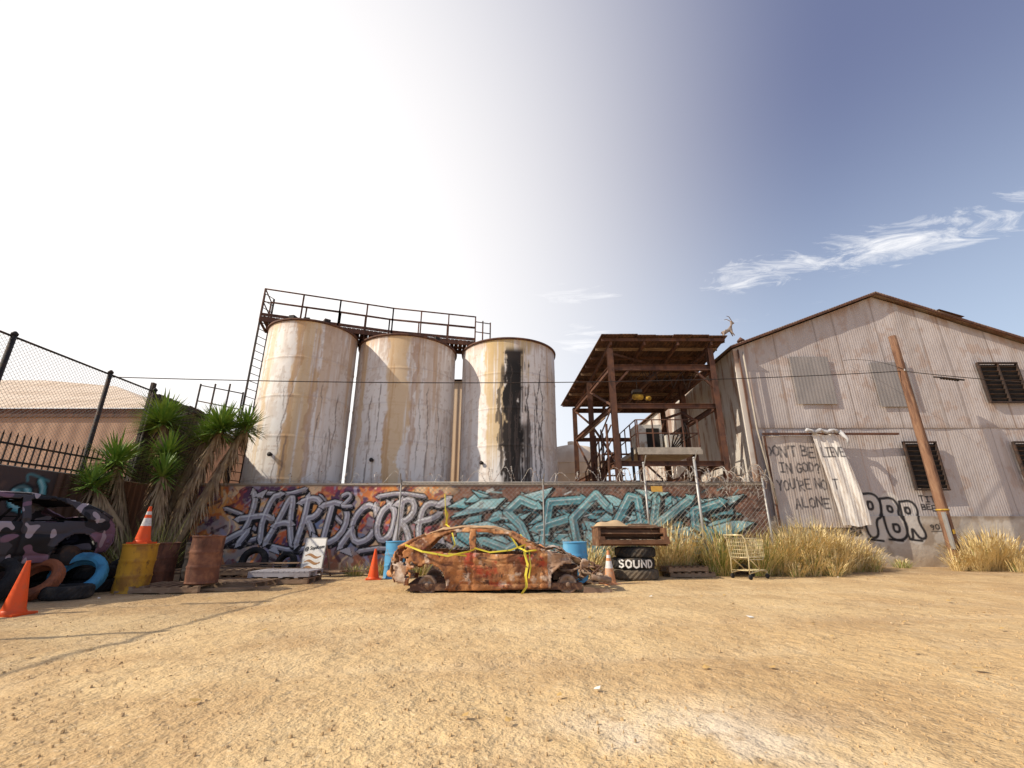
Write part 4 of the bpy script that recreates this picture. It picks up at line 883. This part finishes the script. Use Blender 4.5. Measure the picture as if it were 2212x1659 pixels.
    for ax in(.72,3.42):
        for s_ in(-1,1):
            Tm=Matrix.Translation((ax,s_*.66,.17))@Euler((math.pi/2,0,0)).to_matrix().to_4x4()
            g.lathe([(.05,-.09),(.17,-.09),(.18,-.05),(.18,.06),(.14,.08),(.12,.05),(.05,.05),(.045,.1),(.01,.1)],mhub,22,Tm)
            for k in range(4): a=k*1.57;g.cyl(Tm@Vector((.09*math.cos(a),.09*math.sin(a),.05)),Tm@Vector((.09*math.cos(a),.09*math.sin(a),.09)),.012,.012,mdark,6)
        g.cyl((ax,-.6,.17),(ax,.6,.17),.035,.035,mdark,8)
    g.bx(1.68,1.84,-.84,-.80,.64,.67,mdark);g.tube([(2.66,-.76,.8),(2.62,-.86,.84),(2.6,-.88,.8)],.025,mdark,6)
    g.obj('frame_and_interior',e)
    if tape:
        g=MB();m=m_tape
        def rib(pts,w_=.055):
            pts=[Vector(p) for p in pts];v=[]
            for i,p in enumerate(pts):
                d=pts[min(i+1,len(pts)-1)]-pts[max(i-1,0)];n=d.cross(Vector((0,1,0.2))).normalized();n=(n+Vector((0,.6*math.sin(i*1.3),0))).normalized();v+=[p-n*w_/2,p+n*w_/2]
            g.add(v,[(2*i,2*i+1,2*i+3,2*i+2) for i in range(len(pts)-1)],m)
        rib([(2.5,-.62,1.08),(2.62,-.74,.95),(2.57,-.86,.75),(2.62,-.91,.55),(2.58,-.91,.35),(2.6,-.90,.15),(2.5,-.92,.03)],.05)
        rib([(2.68,-.7,.9),(2.66,-.89,.72),(2.68,-.92,.5),(2.64,-.92,.3)],.03)
        rib([(.25,-.72,.9),(.6,-.86,.78),(1.1,-.89,.70),(1.5,-.89,.78),(1.6,-.86,.82)],.035)
        rib([(1.6,-.82,.84),(1.9,-.84,.76),(2.3,-.84,.80),(2.6,-.82,.9)],.03);rib([(2.3,-.66,1.08),(2.45,-.72,.85),(2.6,-.88,.78),(2.8,-.9,.80)],.035)
        rib([(1.15,-.7,1.12),(1.22,-.8,.9),(1.1,-.88,.74),(1.45,-.88,.70)],.03)
        g.tube([(1.0,.3,1.2),(.93,.3,1.55),(.9,.3,1.95)],.01,m_tape,5);rib([(.92,.3,1.62),(.98,.3,1.5),(.95,.3,1.3),(1.05,.2,1.22)],.04)
        g.obj('caution_tape',e)
    return e
m_tape=M('yellow_tape',(.66,.56,.06),.4,0,[((.08,.07,.02),(9,9,9),.62,.66,.8)])
m_burn=M('burnt_body',(.42,.18,.07),.75,.1,[((.15,.06,.035),(2.6,2.6,2.6),.47,.58,.9),((.62,.33,.15),(2.8,2.8,2.8),.52,.62,.85),((.68,.55,.44),(4.1,4.1,4.1),.57,.66,.85),((.46,.05,.03),(1.2,1.2,1.6),.55,.61,.75),((.05,.03,.025),(7,7,7),.57,.66,.85)],[('noise',(6,6,6),.5,.06),('noise',(22,22,22),.4,.02)])
m_ashf=M('burnt_bare_metal',(.36,.22,.14),.75,.1,[((.60,.50,.42),(3,3,3),.47,.60,.85),((.12,.06,.04),(5,5,5),.5,.62,.9)],[('noise',(7,7,7),.6,.06)])
m_ash=M('burnt_roof',(.52,.34,.19),.8,.05,[((.30,.15,.08),(2.5,2.5,2.5),.48,.6,.8),((.66,.52,.38),(4,4,4),.52,.66,.8)],[('noise',(22,22,22),.3,.015)])
m_bint=M('burnt_interior',(.11,.06,.045),.9,.1,[((.34,.19,.11),(6,6,6),.5,.62,.8)]);m_bhub=M('burnt_hub',(.27,.18,.13),.8,.2,[((.45,.38,.31),(7,7,7),.5,.65,.7)])
wreck('burnt_out_car',(m_burn,m_bint,m_bhub),TR(-2.38,9.95,-.03,rad(4)),5,tape=True)
m_spr=M('spray_painted_body',(.055,.05,.06),.5,.1,[((.36,.34,.35),(1.3,2.2,3.2),.57,.58,.85,1),((.012,.012,.016),(2.2,2.2,3.0),.52,.53,1,1),((.22,.12,.17),(1.9,1.9,2.6),.60,.61,.85,1),((.45,.38,.42),(6,1.2,5),.66,.67,.8,0)])
wreck('spray_painted_wreck',(m_spr,m_void,m_dark),TR(-8.68,9.7,.52,rad(256)),17,torn=False)

# ================================================================= TYRES
def tyre(g,T,Ro=.32,w_=.2,m=None,n=48):
    m=m or m_black;h=w_/2;k=Ro
    prof=[(k*.6,-h*.75),(k*.7,-h*.98),(k*.85,-h),(k*.96,-h*.8),(k,-h*.5),(k,0),(k,h*.5),(k*.96,h*.8),(k*.85,h),(k*.7,h*.98),(k*.6,h*.75),(k*.63,0),(k*.6,-h*.75)]
    g.lathe(prof,m,n,T,caps=False,fn=lambda j,i,r_: r_*(1-.028*((i+(j%2))%2)) if 3<=j<=7 else r_,smooth=False)
m_orty=M('orange_tyre',(.3,.1,.045),.7,0,[((.1,.04,.03),(4,4,4),.5,.65,.7)]);m_blty=M('blue_tyre',(.06,.25,.42),.6,0,[((.03,.1,.18),(4,4,4),.5,.65,.7)])
def one_tyre(T,Ro,w_,m=None):
    g=MB();tyre(g,T,Ro,w_,m);return g.obj('tyre')
for a in [((-7.95,8.9,.35,.3,1.0,.2),.42,.24,m_blty),((-8.15,8.35,.33,.1,.95,.1),.36,.22,m_orty),((-8.35,7.8,.33,.2,1.0,-.3),.40,.24,None),((-7.7,8.5,.12,0,0,0),.36,.22,None),((-8.8,7.6,.12,0,0.05,0),.38,.24,None),
 ((-9.2,8.0,.35,0,.1,.1),.38,.24,None),((-8.9,9.3,.12,0,0,0),.38,.24,None),((-8.9,9.3,.37,0,0,.05),.38,.24,None),((-8.2,9.5,.12,0,0,0),.38,.24,None),((-8.2,9.5,.36,0,0,0),.36,.24,None),((-9.4,8.8,.12,0,0,0),.38,.24,None),((-7.8,9.75,.3,.6,1.3,0),.33,.22,None),((-9.7,7.6,.14,0,0,0),.38,.24,None),((-9.6,7.2,.38,0,0,0),.38,.24,None),((-8.2,7.3,.12,0,0,0),.38,.24,None),
 ((-6.95,12.95,.36,.15,1.35,0),.36,.24,None),((-6.1,13.0,.3,-.2,1.3,0),.3,.2,None)]:
    (x,y,z,rz,rx,ryy),Ro,w_,m=a;one_tyre(TR(x,y,z,rz,rx,ryy),Ro,w_,m)
g=MB();tx,ty=3.02,12.0
for k,(dx,Rr) in enumerate([(.03,.56),(-.02,.54),(.06,.5)]): tyre(g,TR(tx+dx,ty,.13+k*.25,k*.3),Rr,.25,M('dusty_tyre_%d'%k,(.10,.08,.06) if k==0 else (.03,.028,.027),.9,0,[((.2,.15,.1),(5,5,5),.48,.65,.7 if k==0 else .4)]),56)
m_wht=M('white_paint',(.72,.70,.67),.7,0,[((.3,.27,.24),(14,14,14),.55,.66,.8)])
a0=-2.42
for ch in 'SOUND':
    for s_ in SF[ch]:
        pts=[]
        for (p,q) in zip(s_[:-1],s_[1:]):
            for t in(0,.5): pts.append((p[0]*(1-t)+q[0]*t,p[1]*(1-t)+q[1]*t))
        pts.append(s_[-1]);v=[];wd=.020
        for i,p in enumerate(pts):
            a=pts[max(i-1,0)];b=pts[min(i+1,len(pts)-1)];dx,dz=(b[0]-a[0])*.13,(b[1]-a[1])*.2;l=math.hypot(dx,dz) or 1;nx_,nz_=-dz/l*wd,dx/l*wd
            for sg in(-1,1):
                aa=a0+(p[0]*.125+nx_*sg)/.55;zz_=.30+p[1]*.17+nz_*sg;v.append((tx-.02+.557*math.cos(aa),ty+.557*math.sin(aa),zz_))
        g.add(v,[(2*i,2*i+1,2*i+3,2*i+2) for i in range(len(pts)-1)],m_wht)
    a0+=.182/.55
g.obj('tyre_stack')
m_pw=M('piano_wood',(.20,.10,.055),.6,0,[((.10,.05,.03),(2,9,9),.45,.6,.8),((.4,.27,.17),(3,3,3),.57,.68,.6)])
m_ivory=M('ivory_key',(.55,.48,.38),.6)
e=empty('upright_piano');g=MB();T=TR(2.95,12.0,.78,rad(3))
B_=lambda x0,x1,y0,y1,z0,z1,m=m_pw:g.bx(x0,x1,y0,y1,z0,z1,m,T)
B_(-.8,.8,-.28,.3,.0,.06);B_(-.86,-.8,-.38,.32,.0,.42);B_(.8,.86,-.38,.32,.0,.42);B_(-.8,.8,.1,.3,.06,.42);B_(-.8,.8,-.48,-.28,.07,.12);B_(-.86,.86,-.52,-.49,.05,.15)
B_(-.88,.88,-.1,.34,.42,.46);B_(-.86,-.72,-.489,-.3,.15,.22);B_(.72,.86,-.489,-.3,.15,.22)
B_(-.8,.8,-.0,.09,.2,.38,m_pw);B_(-.8,.8,-.3,-.05,.28,.31)
for k in range(44):
    x=-.7+k*.032
    if R.random()<.8: B_(x,x+.028,-.46,-.14+R.uniform(-.02,.02),.125,.15+R.uniform(-.01,.01),m_ivory if R.random()<.8 else m_void)
g.obj('case_and_keys',e)
g=MB();m_cush=M('tan_cushion',(.5,.36,.22),.9,0,[((.35,.23,.13),(3,3,3),.45,.6,.6)])
n=18;v=[]
for j in range(n):
    for i in range(n):
        a=i/(n-1)*2-1;b=j/(n-1)*2-1;v.append(T@Vector((-.42+a*.4,.08+b*.26,.465+.13*(1-a**4)*(1-b**4)*(1+.2*math.sin(a*5)))))
f=[(j*n+i,j*n+i+1,(j+1)*n+i+1,(j+1)*n+i) for j in range(n-1) for i in range(n-1)];g.add(v,f,m_cush,True)
g.bx(.0,.75,-.06,.3,.465,.5,m_wood,T);g.bx(.1,.6,0,.2,.502,.53,m_wood,T@Euler((0,0,.15)).to_matrix().to_4x4());g.obj('lid_and_cushion',e)

# ================================================================= CONES, BARRELS, PALLETS, SIGN, CART
m_or=M('cone_orange',(.80,.10,.02),.5,0,[((.5,.12,.05),(6,6,6),.5,.7,.5)]);m_orf=M('cone_faded',(.62,.27,.12),.7,0,[((.5,.4,.3),(7,7,7),.48,.62,.7)]);m_cw=M('cone_white',(.72,.69,.66),.5,0,[((.45,.4,.35),(9,9,9),.5,.65,.6)])
def cone(x,y,z,m=m_or,white=False,rz=0,h=.7):
    g=MB();T=TR(x,y,z,rz)
    g.bx(-.18,.18,-.18,.18,0,.03,m,T);g.lathe([(.15,.03),(.145,.05),(.13,.07)],m,28,T,caps=False)
    def r_(t): return .13-.105*t
    segs=[(0,.42,m),(.42,.66,m_cw),(.66,.76,m),(.76,.86,m_cw),(.86,1,m)] if white else [(0,1,m)]
    for a,b,mm in segs: g.lathe([(r_(a),.07+a*(h-.07)),(r_(b),.07+b*(h-.07))],mm,28,T,caps=False)
    g.lathe([(.026,h),(.03,h+.005),(.018,h+.01),(.012,h-.03)],m,16,T,caps=False);return g.obj('traffic_cone')
cone(-6.98,6.95,0);cone(-3.38,11.85,0,rz=.3);cone(2.18,10.85,0,m_orf,True,.5)
cone(-7.32,9.4,.885,m_or,True,.2)
def barrel(x,y,z,m,rz=0,dent=.01):
    g=MB();T=TR(x,y,z,rz,0,0);pr=[(.27,.01),(.292,.0),(.292,.02),(.283,.03)]
    for k in range(1,30):
        zz_=.03+k*.82/30;b=.014*(math.exp(-((zz_-.3)/.014)**2)+math.exp(-((zz_-.58)/.014)**2));pr.append((.283+b,zz_))
    pr+=[(.283,.855),(.294,.865),(.294,.885),(.28,.885),(.278,.865),(.01,.862)]
    g.lathe(pr,m,44,T,fn=lambda j,i,r_: r_+dent*math.sin(i*.43+j*.25+x)*math.sin(j*.2+x*3))
    g.lathe([(.03,.865),(.03,.88),(.0,.88)],m_dark,10,T@Matrix.Translation((.15,0,0)));return g.obj('oil_drum')
m_rb=M('rusty_drum',(.17,.075,.05),.75,.15,[((.3,.14,.08),(3,3,3),.48,.62,.8),((.08,.04,.03),(5,5,2),.52,.65,.8)]);m_yb=M('yellow_drum',(.55,.29,.03),.6,.05,[((.28,.13,.04),(3,3,2),.5,.62,.8),((.1,.05,.03),(7,7,5),.6,.7,.8)]);m_bb=M('blue_drum',(.10,.34,.58),.55,.05,[((.3,.18,.12),(5,5,5),.6,.68,.8),((.2,.45,.66),(2,2,1),.5,.6,.6)])
barrel(-7.32,9.4,0,m_yb);barrel(-6.13,9.6,.15,m_rb,.4);barrel(-7.65,10.5,0,m_rb,.9);barrel(1.5,11.35,0,m_bb);barrel(-2.95,12.25,0,m_bb,1.2);barrel(-6.9,10.6,0,m_dark,.3)
def pallet(x,y,z,rz,L_=1.2,W_=1.0,m=None,slats=7):
    m=m or m_wood;g=MB();T=TR(x,y,z,rz)
    for k in(-1,0,1): g.bx(-L_/2,L_/2,k*(W_/2-.05)-.045,k*(W_/2-.05)+.045,.018,.105,m,T)
    for k in range(slats):
        xx=-L_/2+.05+k*(L_-.1)/(slats-1);g.bx(xx-.045,xx+.045,-W_/2,W_/2,.107,.127+R.uniform(0,.006),m,T)
        if k%3==0:g.bx(xx-.045,xx+.045,-W_/2,W_/2,-.003,.016,m,T)
    return g.obj('pallet')
pallet(-6.6,9.7,.0,.08,1.25,1.0);pallet(-5.75,10.4,0,-.1,1.1,.9);pallet(4.55,12.75,.0,.1,1.2,.9);pallet(4.4,12.7,.14,.2,1.1,.9);pallet(-5.9,12.0,0,.2)
pallet(-6.9,11.6,.0,.4);pallet(-6.85,11.65,.14,.2)
pallet(-5.2,11.2,.0,.05,1.3,.9);pallet(-5.2,11.2,.14,.02,1.35,.85,M('plastic_pallet',(.42,.40,.42),.6,0,[((.28,.25,.25),(4,4,4),.5,.65,.7)]),12)
g=MB()
for i in range(22):
    x=R.uniform(-7.6,-4.6);y=R.uniform(11.4,12.9);a=R.uniform(-.5,.5);l=R.uniform(.4,1.1);z=R.uniform(.04,.35);g.beam((x-l*math.cos(a),y-l*math.sin(a)*.4,z),(x+l*math.cos(a),y+l*math.sin(a)*.4,z+R.uniform(-.03,.1)),.1,.03,m_wood)
g.beam((-7.4,9.15,.04),(-4.9,9.9,.04),.1,.04,m_wood);g.obj('scrap_timber')
g=MB()
for i in range(16):
    x=R.uniform(-2.9,1.2);y=R.uniform(12.3,13.0);l=R.uniform(.3,.8);g.beam((x-l/2,y,R.uniform(.03,.2)),(x+l/2,y+R.uniform(-.2,.2),R.uniform(.03,.3)),.1,.03,m_wood)
g.obj('scrap_timber')
m_sw=M('sign_white',(.78,.76,.73),.6,0,[((.6,.55,.5),(6,6,6),.55,.7,.5)]);m_brn=M('sign_brown',(.38,.2,.09),.6);m_blkp=M('black_print',(.03,.03,.03),.6)
e=empty('sign_board');T=TR(-5.2,12.45,0,rad(-16),rad(-6))
g=MB();g.bx(-.31,.31,0,.03,.02,.95,m_sw,T);g.bx(-.33,-.31,-.004,.034,0,.97,m_galv,T);g.bx(.31,.33,-.004,.034,0,.97,m_galv,T);g.bx(-.31,.31,-.004,.034,.952,.97,m_galv,T)
g.beam(T@Vector((-.28,.03,.9)),T@Vector((-.28,.5,.0)),.03,.03,m_wood);g.beam(T@Vector((.28,.03,.9)),T@Vector((.28,.5,.0)),.03,.03,m_wood)
for k in range(3):
    v=[];n=20
    for i in range(n+1):
        t=i/n;x=-.24+.48*t;zc=.52-.15*k+.035*math.sin(t*2*math.pi)
        v+=[T@Vector((x,-.004,zc-.045*math.sin(math.pi*min(max(t,.12),.88)))),T@Vector((x,-.004,zc+.03*math.sin(math.pi*min(max(t,.12),.88))))]
    g.add(v,[(2*i,2*i+2,2*i+3,2*i+1) for i in range(n)],m_brn)
g.obj('board',e)
cu=bpy.data.curves.new('lettering','FONT');cu.body='@ Sopilosm';cu.size=.12;cu.shear=.25;cu.offset=.003;cu.align_x='CENTER';cu.materials.append(m_blkp)
o=bpy.data.objects.new('lettering',cu);sc.collection.objects.link(o);o.parent=e;o.matrix_world=T@Matrix.Translation((0,-.006,.68))@Euler((math.pi/2,-.12,0)).to_matrix().to_4x4()
m_cart=M('cart_wire',(.72,.62,.38),.4,.3,[((.4,.22,.09),(6,6,6),.52,.64,.7)])
g=MB();T=TR(6.0,12.2,0,rad(28))
def tp(*p):return T@Vector(p)
def tb(pts,r_,m=m_cart,n=6):g.tube([tp(*p) for p in pts],r_,m,n)
bb=lambda t,s_,z:(-.38+.76*t,s_*(.27-.06*t)*(1 if z>.7 else .85),z)
for k in range(6):
    z=.5+k*.09
    tb([bb(.04*(5-k)/5,-1,z),bb(1-.05*(5-k)/5,-1,z),bb(1-.05*(5-k)/5,1,z),bb(.04*(5-k)/5,1,z),bb(.04*(5-k)/5,-1,z)],.012 if k in(0,5) else .006)
for s_ in(-1,1):
    for k in range(14): t=k/13;tb([bb(t,s_,.5),bb(t,s_,.95)],.005,n=4)
for k in range(9):
    s_=-1+k/4;tb([(.36,.2*s_,.5),(.38,.21*s_,.95)],.005,n=4);tb([(-.36,.24*s_,.5),(-.38,.27*s_,.95)],.005,n=4);tb([(-.36,.22*s_,.5),(.36,.18*s_,.5)],.005,n=4)
for s_ in(-1,1):
    tb([(-.48,s_*.26,1.03),(-.38,s_*.26,.93),(-.33,s_*.25,.5),(-.38,s_*.25,.14),(.1,s_*.22,.2),(.38,s_*.2,.16)],.017);tb([(-.33,s_*.25,.46),(.28,s_*.19,.44),(.34,s_*.19,.5)],.014);tb([(.1,s_*.22,.2),(-.3,s_*.24,.48)],.014)
    for xx,yy in((-.36,.25),(.36,.2)):
        g.lathe([(.02,-.02),(.06,-.018),(.06,.018),(.02,.02)],m_black,16,T@Matrix.Translation((xx,s_*yy,.06))@Euler((math.pi/2,0,0)).to_matrix().to_4x4());tb([(xx,s_*yy,.06),(xx,s_*yy,.16)],.014)
tb([(-.48,-.26,1.03),(-.48,.26,1.03)],.02)
for k in range(5): tb([(-.38+.17*k,-.22,.2),(-.38+.17*k,.22,.2)],.007)
g.obj('shopping_cart')
